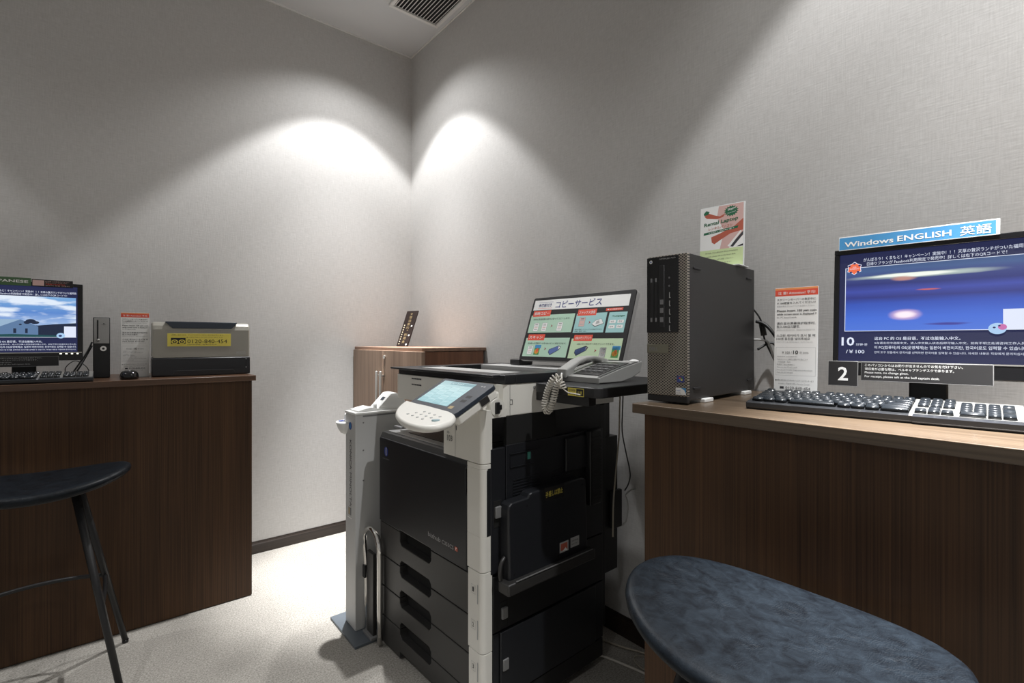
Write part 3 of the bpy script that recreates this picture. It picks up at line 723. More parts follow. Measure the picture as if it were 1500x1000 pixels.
p.text('Rental Laptop', .0125, .1245, .0135, K_green, u1=.111, v1=.1330, bold=True)
p.text('レンタルパソコン', .0260, .1145, .0085, K_brick, u1=.095, v1=.1190, bold=True)
p.poly([(.011, .1020), (.110, .1110), (.112, .1180), (.012, .1090)], K_green); p.text('￥2,000 / 1日(24h) ☎ 9', .026, .1045, .0050, K_white, u1=.100, v1=.1100, bold=True)
for i, t in enumerate(('Simply Conditions Documentary', 'wants, please ask at the front desk.', 'ご利用の際は、お近くの係員（フロント）へ', 'お申し付けください')): p.text(t, .018 + .004 * i, .0435 - .0105 * i, .0048, K_dark, u1=.112 - .006 * i, v1=.0450 - .0105 * i)
p.build('flyer', fl, fP0)

# ------------------------------------------------------------------ notice cards
def card(origin, beta, tilt, scale_w, label):
    fr = F(origin, beta, tilt); r = thing('notice_card', origin, beta - 90, label, 'sign')
    W_, H_ = .0955 * scale_w, .2890 if scale_w == 1 else .276
    s = MB(); s.box(0, W_, .0006, .0026, .0, H_, .0005); bk = s.build('acrylic_back', M_acryl, r, fr)
    MB().box(.002, W_ - .002, -.0, .055, 0, .002, .0005).build('acrylic_foot', M_acryl, r, F(origin, beta))
    p = Print(.0003); k = W_ / .0955; h = H_ / .289
    Y = lambda v_: v_ * h
    p.rect(.0005, Y(.003), W_ - .0005, Y(.2885), K_white); p.rect(.0005, Y(.2835), W_ - .0005, Y(.2885), K_orange); p.rect(.0005, Y(.2680), W_ - .0005, Y(.2835), K_red)
    p.text('注 意! Attention! 주의!', .007 * k, Y(.2718), .0075, K_white, w=.082 * k, bold=True)
    def ln(t, v_, hh, w, m=K_dark, u=.005, b_=False): p.text(t, u * k, Y(v_), hh, m, w=w * k, bold=b_)
    ln('スクリーンセーバーの表示中に', .2560, .0060, .085, K_black, b_=True); ln('￥100硬貨を入れてください!!', .2475, .0060, .085, K_black, b_=True); ln('画面が表示されるまで少々お待ちください。', .2405, .0038, .083, K_grey)
    ln('Please insert 100 yen coin', .2270, .0070, .087, K_black, b_=True); ln('while screen saver is displayed !!', .2190, .0060, .087, K_black, b_=True); ln('Or, PC doesn’t work.', .2120, .0045, .045, K_dark)
    ln('请在显示屏幕保护程序时,', .1960, .0068, .085, K_dark, b_=True); ln('投入100日元硬币.', .1878, .0068, .052, K_dark, b_=True); ln('屏幕显示前请稍等片刻。屏幕显示前请稍等片刻', .1815, .0034, .084, K_lgrey)
    ln('스크린 세이버가 표시 될 때', .1660, .0066, .085, K_dark, b_=True); ln('100엔 동전을 넣어주세요', .1575, .0066, .074, K_dark, b_=True); ln('화면이 표시 될 때까지 잠시 기다려주십시오', .1515, .0034, .080, K_lgrey)
    p.frame(.004 * k, Y(.0700), .0915 * k, Y(.1400), .0006, K_lgrey)
    ln('￥100 /', .1240, .0060, .022, K_dark, .018); ln('10', .1235, .0085, .011, K_black, .043, True); ln('分 (min).', .1240, .0060, .020, K_dark, .057)
    for i, (w, t) in enumerate(((.045, '使用方法 (ご利用方法)'), (.068, '料金を投入すると自動的に画面が切り替わります'), (.030, 'ご利用時間・案内'), (.040, '時間終了後は再度投入'), (.045, 'How to use (Please read)'), (.078, 'Insert coin then the display changes automatically to desktop'), (.036, 'Please take your belongings'))):
        p.text(t, .007 * k, Y(.1150 - i * .0066), .0034, K_grey, w=w * k)
    ln('■お問い合わせは デジタルオフィスサービスセンターまで', .0560, .0040, .084, K_dark, .004); ln('Contact : Digital Office Service Center', .0480, .0036, .070, K_grey, .010)
    p.rect(.014 * k, Y(.0365), .023 * k, Y(.0425), K_dark); ln('0120-840-454', .0365, .0065, .054, K_dark, .027); ln('(受付時間 平日 9:00〜17:00)', .0290, .0034, .056, K_grey, .018)
    p.build('printed_notice', bk, fr)
    return r
card((1.30, .54, 1.0002), 7, 3, 1, 'tall white notice card with red header beside the computer tower')
card((.049, 2.66, 1.0002), 90, 0, 1.02, 'white notice card with red header between mouse and printer')

# ------------------------------------------------------------------ left counter objects
pr = thing('portable_printer', (.34, 2.70, 1.0), -2, 'champagne and black portable printer with a yellow phone number sticker', 'printer')
fN = F((.151, 2.599, 1.0), 88)
Wp = .376
s = MB(); s.prism([(y, z) for y, z in ((.0, .083), (.0, .205), (.006, .222), (.018, .234), (.035, .2385), (.16, .2385), (.175, .225), (.178, .083))], 'x', .001, Wp - .001, .008, 3); s.build('shell', M_champ, pr, fN)
s = MB(); s.box(0, Wp, -.004, .180, .003, .081, .004); lw = s.build('lower_body', M_char2, pr, fN)
s = MB(); s.prism([(.067, .0035), (.087, .0255), (.305, .0255), (.318, .0035)], 'y', -.0065, -.003, .001); s.build('paper_slot', M_black, lw, fN)
s = MB(); s.prism([(.049, .2372), (.074, .2115), (.299, .2115), (.322, .2372)], 'y', -.0015, .030, .001); s.box(.049, .322, .003, .10, .2372, .2405, .001); s.build('top_handle', M_navy, pr, fN)
p = Print(.0022); p.text('|                                   |', .1250, .2260, .004, K_black, u1=.235); p.build('handle_marks', pr, fN)
s = MB(); s.box(.055, .296, -.0014, .0004, .1315, .1880, .0003); st = s.build('sticker', K_yellow, pr, fN, label='yellow sticker with a free dial phone number')
p = Print(.0015); p.text('お問い合わせは、デジタルオフィスサービスセンターまで', .070, .1790, .0055, K_dark, u1=.265); p.text('■ Digital Office Service Center 受付 平日', .124, .1690, .0040, K_dark, u1=.262)
p.rect(.068, .1425, .121, .1690, K_black); p.text('0120-840-454', .1275, .1455, .0165, K_black, u1=.281, bold=False); p.text('(受付時間) 営業日のみ', .127, .1370, .0040, K_dark, u1=.240)
for x in (.0815, .1075): p.ell(x, .1520, .0120, .0095, K_yellow, lay=.00046); p.ell(x, .1520, .0075, .0060, K_black, lay=.00052); p.ell(x, .1520, .0035, .003, K_yellow, lay=.00058)
p.build('lettering', st, fN)
p = Print(.0006); p.frame(.3180, .0935, .3560, .1060, .0008, K_lgrey); p.text('PIXUS', .3210, .0965, .0065, K_lgrey, u1=.3520); p.build('badge', pr, fN)
p = Print(.0045); p.rect(.3560, .040, .3610, .066, K_black); p.ell(.3585, .0335, .0022, .0022, K_lgrey); p.ell(.3585, .0725, .0022, .0022, K_lgrey); p.build('switch', lw, fN)

tm = thing('coin_timer_box', (-.01, 2.72, 1.0), 0, 'slim upright coin timer box with grey top and round lock', 'coin box')
fC = F((-.041, 2.695, 1.0), 90)
s = MB(); s.box(0, .0555, .0, .19, .001, .2545, .003); s.build('body', M_black, tm, fC)
s = MB(); s.box(.003, .0525, -.003, .001, .145, .251, .001); fp = s.build('face_plate', M_grey, tm, fC, label='grey upper face plate')
p = Print(.0032); p.rect(.0125, .165, .0175, .243, K_black); p.rect(.012, .1535, .0200, .1580, K_black); p.text('INSERT', .028, .222, .003, K_dark, u1=.043); p.ell(.0350, .2280, .0022, .0022, K_black)
p.build('coin_slot', fp, fC)
s = MB(); s.ball((.0160, -.0035, .1595), (.006, .003, .0035)); s.build('coin_lip', M_silver, fp, fC)
s = MB(); s.cyl((.0335, .001, .1235), (.0335, -.009, .1235), .0105, .0105, 24); lk = s.build('lock', M_chrome, tm, fC)
MB().cyl((.0335, -.009, .1235), (.0335, -.0105, .1235), .0045, .0045, 16).build('keyhole', M_black, lk, fC)

ms = thing('mouse', (.0745, 2.545, 1.0), 0, 'small black mouse in front of the left notice card', 'mouse')
s = MB(); loops = []
for k, (zz, sc_) in enumerate(((.0005, .93), (.004, 1.0), (.014, 1.0), (.024, .93), (.031, .78), (.035, .52), (.0365, .2))):
    loops.append([(.031 * sc_ * sup(math.cos(2 * math.pi * i / 32), .75), .048 * sc_ * sup(math.sin(2 * math.pi * i / 32), .8) + .004 * sc_, zz) for i in range(32)])
s.loft(loops); s.build('shell', M_blackg, ms, world_of(ms))
s = MB(); s.cyl((-.003, -.024, .0325), (.003, -.024, .0325), .006, .006, 16); s.build('scroll_wheel', M_mgrey, ms, world_of(ms))

tag(MB().tube(smooth_path([(-.045, 2.74, 1.15), (-.060, 2.72, 1.11), (-.085, 2.70, 1.06), (-.115, 2.69, 1.004)]), .0032).tube(smooth_path([(-.045, 2.76, 1.135), (-.062, 2.74, 1.095), (-.082, 2.72, 1.05), (-.105, 2.71, 1.004)]), .0032)
    .build('power_cable', M_bcord), 'pair of black cables dropping from the coin timer box', 'cable')
tag(MB().tube(smooth_path([(-.115, 2.66, 1.004), (-.125, 2.66, 1.045), (-.095, 2.65, 1.075), (-.06, 2.645, 1.05), (-.045, 2.65, 1.004)]), .0016).build('thin_cable', M_bcord), 'thin black cable arching in front of the left monitor edge', 'cable')

# ------------------------------------------------------------------ cabinet and plaque
cb = thing('storage_cabinet', (1.38, 2.53, 0), 0, 'light walnut two door cabinet in the room corner behind the copier', 'cabinet')
s = MB(); s.box(1.196, XR - .015, 2.128, YL - .016, .0, 1.102, .001); s.build('carcass', M_cabside, cb)
s = MB(); s.box(1.184, XR - .001, 2.122, YL - .002, 1.104, 1.121, .001); s.build('top_board', wood('cabinet_top', (.19, .105, .07, 1), (.34, .22, .15, 1), 'Y', 50, 10, .35), cb)
for a, b_, hy in ((2.108, 2.531, 2.522), (2.535, 2.952, 2.572)):
    s = MB(); s.box(1.172, 1.193, a, b_, .04, 1.103, .001); dr = s.build('door', M_cabfront, cb)
    s = MB(); s.box(1.148, 1.158, hy - .005, hy + .013, .70, .99, .003); s.box(1.156, 1.173, hy, hy + .008, .72, .73); s.box(1.156, 1.173, hy, hy + .008, .96, .97); s.build('handle', M_silver, dr)
    if hy < 2.55: MB().cyl((1.173, 2.512, 1.068), (1.165, 2.512, 1.068), .010, .009, 20).build('lock', M_chrome, dr)

pq = thing('name_plaque', (1.42, 2.70, 1.121), 0, 'small dark brown plaque with gold writing leaning on the cabinet', 'plaque')
fQ = F((1.385, 2.805, 1.123), 14, 22)
s = MB(); s.box(0, .100, 0, .008, 0, .238, .001); s.box(.02, .08, .006, .010, 0, .1, .001); s.build('board', K_brown, pq, fQ)
p = Print(.0003)
for i, ch in enumerate('☆宿泊案内御利用券'): p.text(ch, .040, .2080 - i * .0235, .0180, K_gold, w=.024, bold=True)
for i in range(9): p.ell(.018, .140 - i * .0155, .0048, .0042, K_cream)
for z in (.134, .072, .012): p.ell(.084, z, .0070, .0060, K_white)
p.build('lettering', pq, fQ)

# ------------------------------------------------------------------ vendor stand
stn = thing('card_reader_stand', (.86, 1.94, 0), 0, 'narrow light grey card reader stand left of the copier', 'stand')
MB().box(.72, 1.03, 1.796, 2.060, 0, .010, .001).build('floor_plate', M_basegrey, stn)
MB().box(.760, .985, 1.892, 1.995, .010, .862, .002).build('post', M_lgrey, stn)
MB().box(.757, .988, 1.889, 1.998, .862, .871, .002).build('top_cap', M_white2, stn)
s = MB(); s.prism([(.775, .871), (.775, .876), (.80, .882), (.83, .887), (.855, .880), (.90, .878), (.925, .878), (.955, .874), (.955, .871)], 'y', 1.902, 1.988, .002); s.build('coin_tray', M_white2, stn)
s = MB(); s.prism([(.860, .872), (.862, .880), (.918, .936), (.942, .938), (.982, .904), (.982, .872)], 'y', 1.906, 1.986, .002); hd = s.build('reader_head', M_white2, stn)
s = MB(); s.prism([(.8905, .9086), (.9025, .9206), (.9015, .9216), (.8895, .9096)], 'y', 1.925, 1.950); s.build('small_display', M_navy, hd)
MB().cyl((.851, 1.915, .877), (.851, 1.915, .898), .008, .0075, 16).build('knob', M_white2, stn)
MB().box(.790, .975, 1.8910, 1.8925, .853, .858).build('seam', M_mgrey, stn)
s = MB()
for z in (.83, .72, .60): s.cyl((.792, 1.8905, z), (.792, 1.8925, z), .003, .003, 10)
s.build('rivets', M_mgrey, stn)
loops = []
for zz, k in ((.770, .30), (.778, .62), (.795, .85), (.815, 1.0), (.822, 1.02)):
    loops.append([(.775 + .045 * k * math.cos(2 * math.pi * i / 28), 2.012 + .052 * k * math.sin(2 * math.pi * i / 28), zz) for i in range(28)])
s = MB(); s.loft(loops); s.box(.765, .80, 1.994, 2.03, .815, .855, .006); cp_ = s.build('return_cup', M_white2, stn)
MB().box(.745, .765, 2.02, 2.035, .822, .826).build('cup_label', K_logo, cp_)
fV = F((.760, 1.995, 0), 0)
p = Print(.0006); p.ell(.0500, .8140, .0150, .0155, K_logo); p.ell(.0500, .8140, .0050, .0125, K_blue)
p.text('KONICA MINOLTA', .0440, .7580, .0200, K_dark, w=.268, rot=-math.pi / 2)
p.rect(.030, .4550, .060, .4850, K_grey); p.rect(.032, .457, .045, .483, K_gold); p.rect(.020, .4420, .065, .4450, K_white)
p.build('lettering', stn, fV)

gr = thing('tube_guard', (.80, 1.83, 0), 0, 'chrome upside down U tube with a narrow grey panel beside the copier', 'stand')
pts = [(.800, 1.757, .0105)] + [(.800, 1.757, z / 10) for z in (1, 2, 3)]
pts += [(.800, 1.829 - .072 * math.cos(R(a)), .352 + .072 * math.sin(R(a))) for a in range(0, 181, 12)] + [(.800, 1.901 - .024, z / 10) for z in ()]
pts += [(.800, 1.885, .28), (.800, 1.878, .18), (.800, 1.872, .0105)]
MB().tube(pts, .0105, 14).build('tube', M_chrome, gr)
MB().box(.792, .806, 1.800, 1.858, .012, .335, .002).build('panel', M_char, gr)
MB().box(.786, .796, 1.868, 1.888, .22, .27, .003).build('clamp', M_black, gr)
MB().box(.78, .82, 1.79, 1.87, .0102, .022, .002).build('shoe', M_mgrey, gr)

# ------------------------------------------------------------------ copier
PX, PY = .8313, 1.1421
cop = thing('copier', (PX, PY, 0), 1.7, 'tall black and white office copier with open lid in the centre', 'copier')
C = Matrix.Translation((PX, PY, 0)) @ Matrix.Rotation(R(1.7), 4, 'Z')
CS = C @ F((0, 0, 0), 90)          # right-hand side face: u = depth, v = height
CF = C @ F((0, 0, 0), 0)           # front face: u = -y
Wd = .645
s = MB(); s.box(.034, .545, .012, Wd - .006, .03, .785, .002); s.box(.30, .545, .012, .34, .785, .93)
s.build('body', M_black, cop, C)
s = MB()
for a in ((.06, .08), (.06, .56), (.46, .08), (.46, .56)): s.cyl((a[0], a[1], 0), (a[0], a[1], .032), .022, .022, 18)
s.build('casters', M_black, cop, C)
# front door
s = MB(); s.prism([(y, z) for y, z in ((.076, .470), (.278, .470), (.278, .474), (.487, .474), (.487, .470), (Wd, .470), (Wd, .782), (.640, .788), (.076, .788), (.076, .778), (.083, .772), (.083, .700), (.076, .694))], 'x', .0, .034, .003)
dr = s.build('front_door', M_char2, cop, C)
s = MB(); s.prism([(.002, .786), (.012, .806), (.034, .806), (.034, .784)], 'y', .076, Wd - .002, .001); s.build('door_top_rail', M_char, dr, C)
p = Print(.0008)
p.ell(-.588, .7400, .0150, .0180, K_logo); p.ell(-.588, .7400, .0055, .0150, K_lgrey); p.ell(-.588, .7400, .0030, .012, K_navy); p.text('KONICA MINOLTA', -.615, .7100, .0050, K_grey, u1=-.562)
p.text('bizhub', -.2900, .5130, .0145, K_lgrey, u1=-.2160); p.text('C353CS', -.2080, .5130, .0120, K_lgrey, u1=-.1430); p.poly([(-.137, .513), (-.122, .513), (-.122, .5260), (-.137, .5260)], K_brick); p.poly([(-.134, .5145), (-.126, .5235), (-.131, .5245)], K_white)
p.build('lettering', dr, CF)
# drawers
ZR = [(.345, .467), (.230, .342), (.117, .227), (.012, .114)]
rec = [(.420, .4715), (.308, .366), (.199, .260), (.084, .144)]
n0, n1 = .278, .487
for i, (za, zb) in enumerate(ZR):
    top = rec[i][0]; bot = rec[i + 1][1] if i < 3 else .034
    k = .012
    pts = [(.066, za), (n0, za)] + ([(n0, bot - k), (n0 + k, bot), (n1 - k, bot), (n1, bot - k)] if i < 3 else [(n0, bot), (n1, bot)]) + [(n1, za), (Wd - .004 - .004 * i, za), (Wd - .004 - .004 * i, zb), (n1, zb), (n1, top + k), (n1 - k, top), (n0 + k, top), (n0, top + k), (n0, zb), (.066, zb)]
    s = MB(); s.prism(pts, 'x', .002, .036, .002); dw = s.build('drawer', M_char, cop, C)
    s = MB(); s.box(.030, .0365, n0 - .005, n1 + .005, rec[i][0] - .004, min(rec[i][1], .4665) - .002); s.box(.006, .030, n0 + .004, n1 - .004, top - .006, top - .001); s.build('handle_recess', M_void, dw, C)
# corner trims
def trim(z0, z1, xs, y1=.074, name='corner_trim'):
    r_ = .016; pts = [(.036, y1 - .002), (.001, y1)]
    pts += [(.0 + r_ - r_ * math.cos(R(a)), r_ - r_ * math.sin(R(a))) for a in range(0, 91, 15)]
    pts += [(xs, 0.0), (xs, .010), (.036, .010)] if xs < .036 else [(xs, 0.0), (xs, .012)]
    s = MB(); s.prism([(x, y) for x, y in pts], 'z', z0, z1, .0012); return s.build(name, M_white, cop, C)
trim(.015, .2515, .036, .066); t2 = trim(.2535, .4855, .036, .070); trim(.4875, .590, .036); trim(.590, .785, .020); trim(.785, .7985, .036)
p = Print(.0008)
for z, nme in ((.430, '1'), (.327, '2'), (.205, '3')):
    p.frame(-.052, z - .012, -.032, z + .014, .0008, K_lgrey); p.text(nme, -.046, z - .006, .013, K_dark, w=.0065)
    p.poly([(-.0215 + a, b_) for a, b_ in rrect(-.002, .002, z - .036, z + .020, .0019)], K_lgrey)
p.build('drawer_numbers', t2, CF)
# pillar
s = MB(); r_ = .016
pts = [(.045, .198), (0, .199)] + [(r_ - r_ * math.cos(R(a)), r_ - r_ * math.sin(R(a))) for a in range(0, 91, 15)] + [(.036, 0), (.036, .012), (.045, .012)]
s.prism(pts, 'z', .8005, .955, .0012); s.prism([(.036, .93), (.09, .93), (.09, .955), (.036, .955)], 'y', .001, .19)
pi = s.build('pillar', M_white, cop, C)
p = Print(.0008); p.line((-.134, .80), (-.134, .952), .0012, K_grey); p.text('103', -.178, .845, .018, K_dark, u1=-.150); p.text('ID', -.178, .868, .006, K_grey, u1=-.165); p.rect(-.131, .883, -.127, .897, K_dark); p.build('marks', pi, CF)
# output tray
s = MB(); s.prism([(.034, .785), (.034, .808), (.30, .800), (.45, .835), (.545, .835), (.545, .785)], 'y', .20, Wd - .004, .001)
tr = s.build('output_tray', M_grey, cop, C)
s = MB(); s.prism([(.07, .8075), (.30, .8015), (.43, .8330), (.43, .8345), (.30, .8035), (.07, .8092)], 'y', .205, .545); s.build('tray_well', M_char, tr, C)
# right side
s = MB(); s.box(.0305, .086, -.001, .012, .475, .840, .0015); s.box(.0162, .0305, -.001, .011, .5905, .782, .0012); s.build('side_strip', M_char2, cop, C)
s = MB(); s.box(.089, .545, -.001, .012, .470, .845, .0015)
for k in range(6):
    s.box(.115, .228, -.0030, -.0008, .6900 + k * .0088, .6935 + k * .0088); s.box(.283, .372, -.0030, -.0008, .692 + k * .0084, .6952 + k * .0084)
s.box(.103, .232, -.004, -.0008, .815, .8165); s.box(.103, .1045, -.004, -.0008, .775, .8165); s.box(.103, .20, -.004, -.0008, .775, .7765)
s.box(.34, .46, -.012, -.0008, .72, .835, .006)
sd = s.build('side_cover', M_char2, cop, C)
MB().box(.090, .30, -.001, .012, .846, .9295).build('upper_recess', M_void, cop, C)
s = MB(); s.box(.446, .506, -.028, -.001, .590, .848, .006)
for k in range(20): s.box(.458, .500, -.0295, -.0275, .608 + k * .0112, .612 + k * .0112)
s.build('rear_vent_cover', M_black, cop, C)
MB().box(.176, .188, -.0022, -.0008, .790, .812).build('teal_tape', K_teal, sd, C)
# latches
for x_, z_, zz in ((.041, .638, .685), (.066, .335, .381), (.070, .181, .233)):
    s = MB(); s.box(x_, x_ + .028, -.0022, -.0006, z_ - .028, z_ + .050, .0006); lt = s.build('latch', M_void, cop, C)
    s = MB(); s.box(x_ + .002, x_ + .024, -.0100, -.0015, z_, z_ + .034, .0025); s.build('lever', M_mgrey, lt, C)
# lower side doors
s = MB(); s.box(.040, .545, -.001, .012, .302, .466, .0015); s.build('middle_side_door', M_black, cop, C)
s = MB(); s.box(.064, .500, -.006, .012, .098, .297, .0025); s.box(.040, .061, -.001, .012, .098, .297, .001); s.box(.503, .545, -.001, .012, .098, .297, .001); s.build('lower_side_door', M_char2, cop, C)
s = MB(); s.box(.040, .545, -.001, .012, .030, .093, .002); s.build('base_skirt', M_black, cop, C)
# bypass tray (folded)
s = MB()
s.prism([(.066, .440), (.062, .666), (.066, .678), (.076, .685), (.140, .688), (.147, .697), (.156, .700), (.378, .703), (.396, .700), (.405, .690), (.415, .440)], 'y', -.042, -.001, .006, 3)
by = s.build('bypass_tray', M_char2, cop, C)
s = MB(); s.box(.046, .430, -.062, -.014, .428, .462, .005); s.build('hinge_bar', M_char, by, C)
MB().box(.075, .415, -.0635, -.0610, .4640, .4665).build('hinge_rod', M_mgrey, by, C)
s = MB(); s.tube(smooth_path([(.052, -.02, .462), (.044, -.026, .49), (.050, -.026, .515), (.066, -.022, .525)]), .006, 10); s.build('link_arm', M_char, by, C)
p = Print(.0428)
p.rect(.2070, .6600, .2960, .7020, K_black); p.text('手差しは禁止', .2130, .6720, .0180, K_yellow, u1=.2900, v1=.6735, bold=True)
p.build('yellow_warning', by, CS); p = Print(.0428); p.rect(.276, .4830, .3170, .5160, K_lgrey); p.rect(.281, .489, .312, .511, K_brick); p.poly([(.289, .487), (.312, .485), (.304, .496)], K_white)
p.build('picture_sticker', by, CS); p = Print(.0428); p.rect(.327, .4865, .369, .5180, K_lgrey); p.text('注意 取扱', .332, .504, .006, K_dark, u1=.364); p.text('用紙サイズ確認', .332, .494, .005, K_dark, u1=.360)
p.build('text_sticker', by, CS); p = Print(.0424)
for a_, b_ in ((.135, .665), (.225, .600), (.085, .475), (.270, .478), (.385, .680)): p.ell(a_, b_, .004, .004, K_black)
p.build('screw_holes', by, CS)
# scanner
s = MB(); s.prism([(.095, .0), (.61, .0), (.61, Wd), (.083, Wd + .01), (.078, Wd), (.078, .02), (.083, .006)], 'z', .9305, 1.026, .003); sn = s.build('scanner_body', M_white, cop, C)
p = Print(.0008)
for k in (0, 1):
    for j in range(6): p.rect(-.535 + j * .012, 1.0115 - k * .022, -.525 + j * .012, 1.0165 - k * .022, K_dark)
p.build('vent_slots', sn, C @ F((.078, 0, 0), 0))
p = Print(.0008); p.line((.1045, .931), (.1045, 1.025), .0014, K_grey); p.ell(.2050, 1.010, .0045, .0050, K_grey); p.ell(.2050, 1.0105, .0030, .0030, K_lgrey)
for z in (.964, .978): p.rect(.1045, z, .113, z + .0018, K_dark)
p.rect(.113, .964, .1148, .9798, K_dark)
p.build('side_marks', sn, CS)
MB().cyl((.057, -.001, .960), (.057, .02, .960), .026, .026, 28).build('hinge_boss', M_white, cop, C)
s = MB(); s.box(.046, .061, -.007, .0, .942, .976, .002); s.box(.059, .070, -.006, .0, .953, .968, .002); s.build('cable_port', M_black, cop, C)
# platen
s = MB()
x0, x1, y0, y1 = .083, .605, -.003, Wd + .003
a0, a1, c0, c1 = .128, .560, .075, .585
s.box(x0, a0, y0, y1, 1.0262, 1.054, .003); s.box(a1, x1, y0, y1, 1.0262, 1.054, .003); s.box(a0, a1, y0, c0, 1.0262, 1.054, .002); s.box(a0, a1, c1, y1, 1.0262, 1.054, .002)
s.box(.055, x0 + .02, .02, y1 + .015, 1.0462, 1.0535, .002)
s.build('platen_frame', M_char2, cop, C)
s = MB(); s.box(a0, .245, c0, c1, 1.0262, 1.0515, .001); s.box(.445, a1, c0, c1, 1.0262, 1.0530, .001); s.build('platen_strips', M_lgrey, cop, C, label='light grey strips along the scanner glass')
MB().box(.245, .445, c0, c1, 1.0262, 1.0420).build('scanner_glass', M_glassblk, cop, C)
for ya in (.05, .42): MB().box(.52, .60, ya, ya + .06, 1.0541, 1.078, .004).build('lid_hinge', M_black, cop, C)
# side shelf
s = MB(); s.prism([(x, y) for x, y in rrect(.195, .66, -.266, -.002, .028)], 'z', .9970, 1.0265, .004, 3); s.build('side_shelf', M_black, cop, C)
s = MB(); s.box(.246, .60, -.110, -.0015, .978, .9968, .002); s.box(.212, .245, -.215, -.0015, .970, .9968, .002); br = s.build('shelf_bracket', M_black, cop, C)
p = Print(.0006); p.rect(.1520, .9985, .2120, 1.0215, K_yellow); p.rect(.184, 1.0005, .210, 1.0195, K_black); p.text('最大積載量', .155, 1.0110, .007, K_dark, u1=.181); p.text('■ 5kg', .156, 1.0015, .0065, K_black, u1=.180); p.text('注意', .188, 1.005, .009, K_yellow, u1=.206)
p.build('load_label', br, C @ F((.195, 0, 0), 0))
# rear housing
s = MB(); s.box(.5465, .578, .014, .60, .12, .925, .002); s.box(.578, .612, .02, .40, .80, .93, .002); s.box(.578, .662, .022, .30, .30, .80, .002); s.build('rear_housing', M_black, cop, C)
s = MB(); s.box(.612, .668, .004, .021, .46, .60, .004); s.build('power_unit', M_black, cop, C)

# control panel
fK = C @ (Matrix.Translation((-.127, -.042, .960)) @ Matrix.Rotation(R(-4.8), 4, 'Z'))
fKp = fK @ F((0, 0, 0), 0, 61.0)     # origin near right corner; u negative to the left, v up the slope
Wc, Lc = .290, .152
s = MB(); s.prism([(x, y) for x, y in rrect(-Wc, 0, 0, Lc, .012)], 'y', -.001, .012, .002)
s2 = s.build('screen_bezel', M_navy, cop, fKp)
M_touch = picture('touch_panel_picture', [(0, (150, 200, 208)), (.3, (176, 218, 224)), (.7, (190, 226, 230)), (1, (165, 200, 206))], [], .3, 6, (1, 1, 1), .9)
p = Print(.0013); u0, u1, v0, v1 = -Wc + .022, -.078, .026, Lc - .012
p.rect(u0, v0, u1, v1, M_touch)
M_t2 = emis('touch_panel_dim', c(120, 160, 168)); M_t3 = emis('touch_panel_white', c(232, 246, 248))
p.rect(u0 + .055, v1 - .016, u1, v1 - .003, M_t2)
for r_, vv in enumerate((.030, .052, .074, .096)):
    for k in range(4): p.frame(u0 + .006 + k * .045, vv, u0 + .044 + k * .045, vv + .015, .0007, M_t3 if (k + r_) % 2 else M_t2)
p.text('コピーできます', u0 + .06, v1 - .013, .007, M_t3, w=.07)
p.build('touch_screen', s2, fKp)
p = Print(.0013); p.rect(-.066, .020, -.044, .032, K_gold)
for k, vv in enumerate((.055, .075)): p.rect(-.052, vv, -.026, vv + .011, K_black)
p.ell(-.030, Lc - .018, .005, .003, K_lgrey); p.ell(-.044, Lc - .018, .004, .003, K_lgrey); p.build('bezel_keys', s2, fKp)
s = MB(); s.prism([(x, y) for x, y in rrect(-Wc + .004, -.002, .004, Lc - .004, .010)], 'y', .012, .036, .004); s.build('panel_back', M_white, cop, fKp)
s = MB(); s.box(-.004, .001, .010, .030, .085, .115, .001); s.build('panel_clip', M_char, cop, fKp)
# keypad: rounded apron in front of the screen, nearly flat
fKk = C @ Matrix.Translation((0, 0, .942))
ap = [(-.086, .285), (-.150, .215), (-.205, .130), (-.238, .040), (-.250, -.030), (-.246, -.085), (-.226, -.110), (-.196, -.112), (-.165, -.098), (-.128, -.050), (-.100, .05), (-.095, .20)]
def outline(k, z, dz=0):
    cx_ = sum(a for a, b_ in ap) / len(ap); cy_ = sum(b_ for a, b_ in ap) / len(ap)
    pp = smooth_path([(a, b_, 0) for a, b_ in ap + [ap[0]]], 4)[:-1]
    return [(cx_ + (q_[0] - cx_) * k, cy_ + (q_[1] - cy_) * k, z + (q_[0] + .10) * .10) for q_ in pp]
s = MB(); s.loft([outline(.72, .003), outline(.93, .006), outline(1.0, .013), outline(.995, .018), outline(.97, .0225), outline(.92, .024)])
kp = s.build('keypad', M_white, cop, fKk)
p = Print(.0)
fKq = fKk @ Matrix(((1, 0, 0, 0), (0, 0, 1, 0), (0, -1, 0, .0245), (0, 0, 0, 1))) 
bt = []
for i in range(4):
    for j in range(3): bt.append((-.205 + .020 * j + .004 * i, -.015 + .032 * i - .010 * j))
s = MB()
for bx, by_ in bt: s.cyl((bx, by_, .0225 + (bx + .1) * .1), (bx, by_, .0256 + (bx + .1) * .1), .0042, .0038, 12)
s.build('number_keys', M_lgrey, kp, fKk)
s = MB(); s.cyl((-.195, -.062, .0225 - .0095), (-.195, -.062, .0262 - .0095), .011, .010, 18); s.build('start_key', mat('pale_blue_key', (.30, .42, .45, 1), .4), kp, fKk)
s = MB(); s.box(-.2520, -.2420, .015, .050, -.012, -.006, .001); s.build('logo_bar', K_grey, kp, fKk)
# arm joining panel to scanner
s = MB(); s.prism([(-.10, .925), (.01, .945), (.09, .975), (.09, 1.005), (.02, 1.0), (-.06, .97)], 'y', .02, .15, .006); s.build('panel_arm', M_white, cop, C)

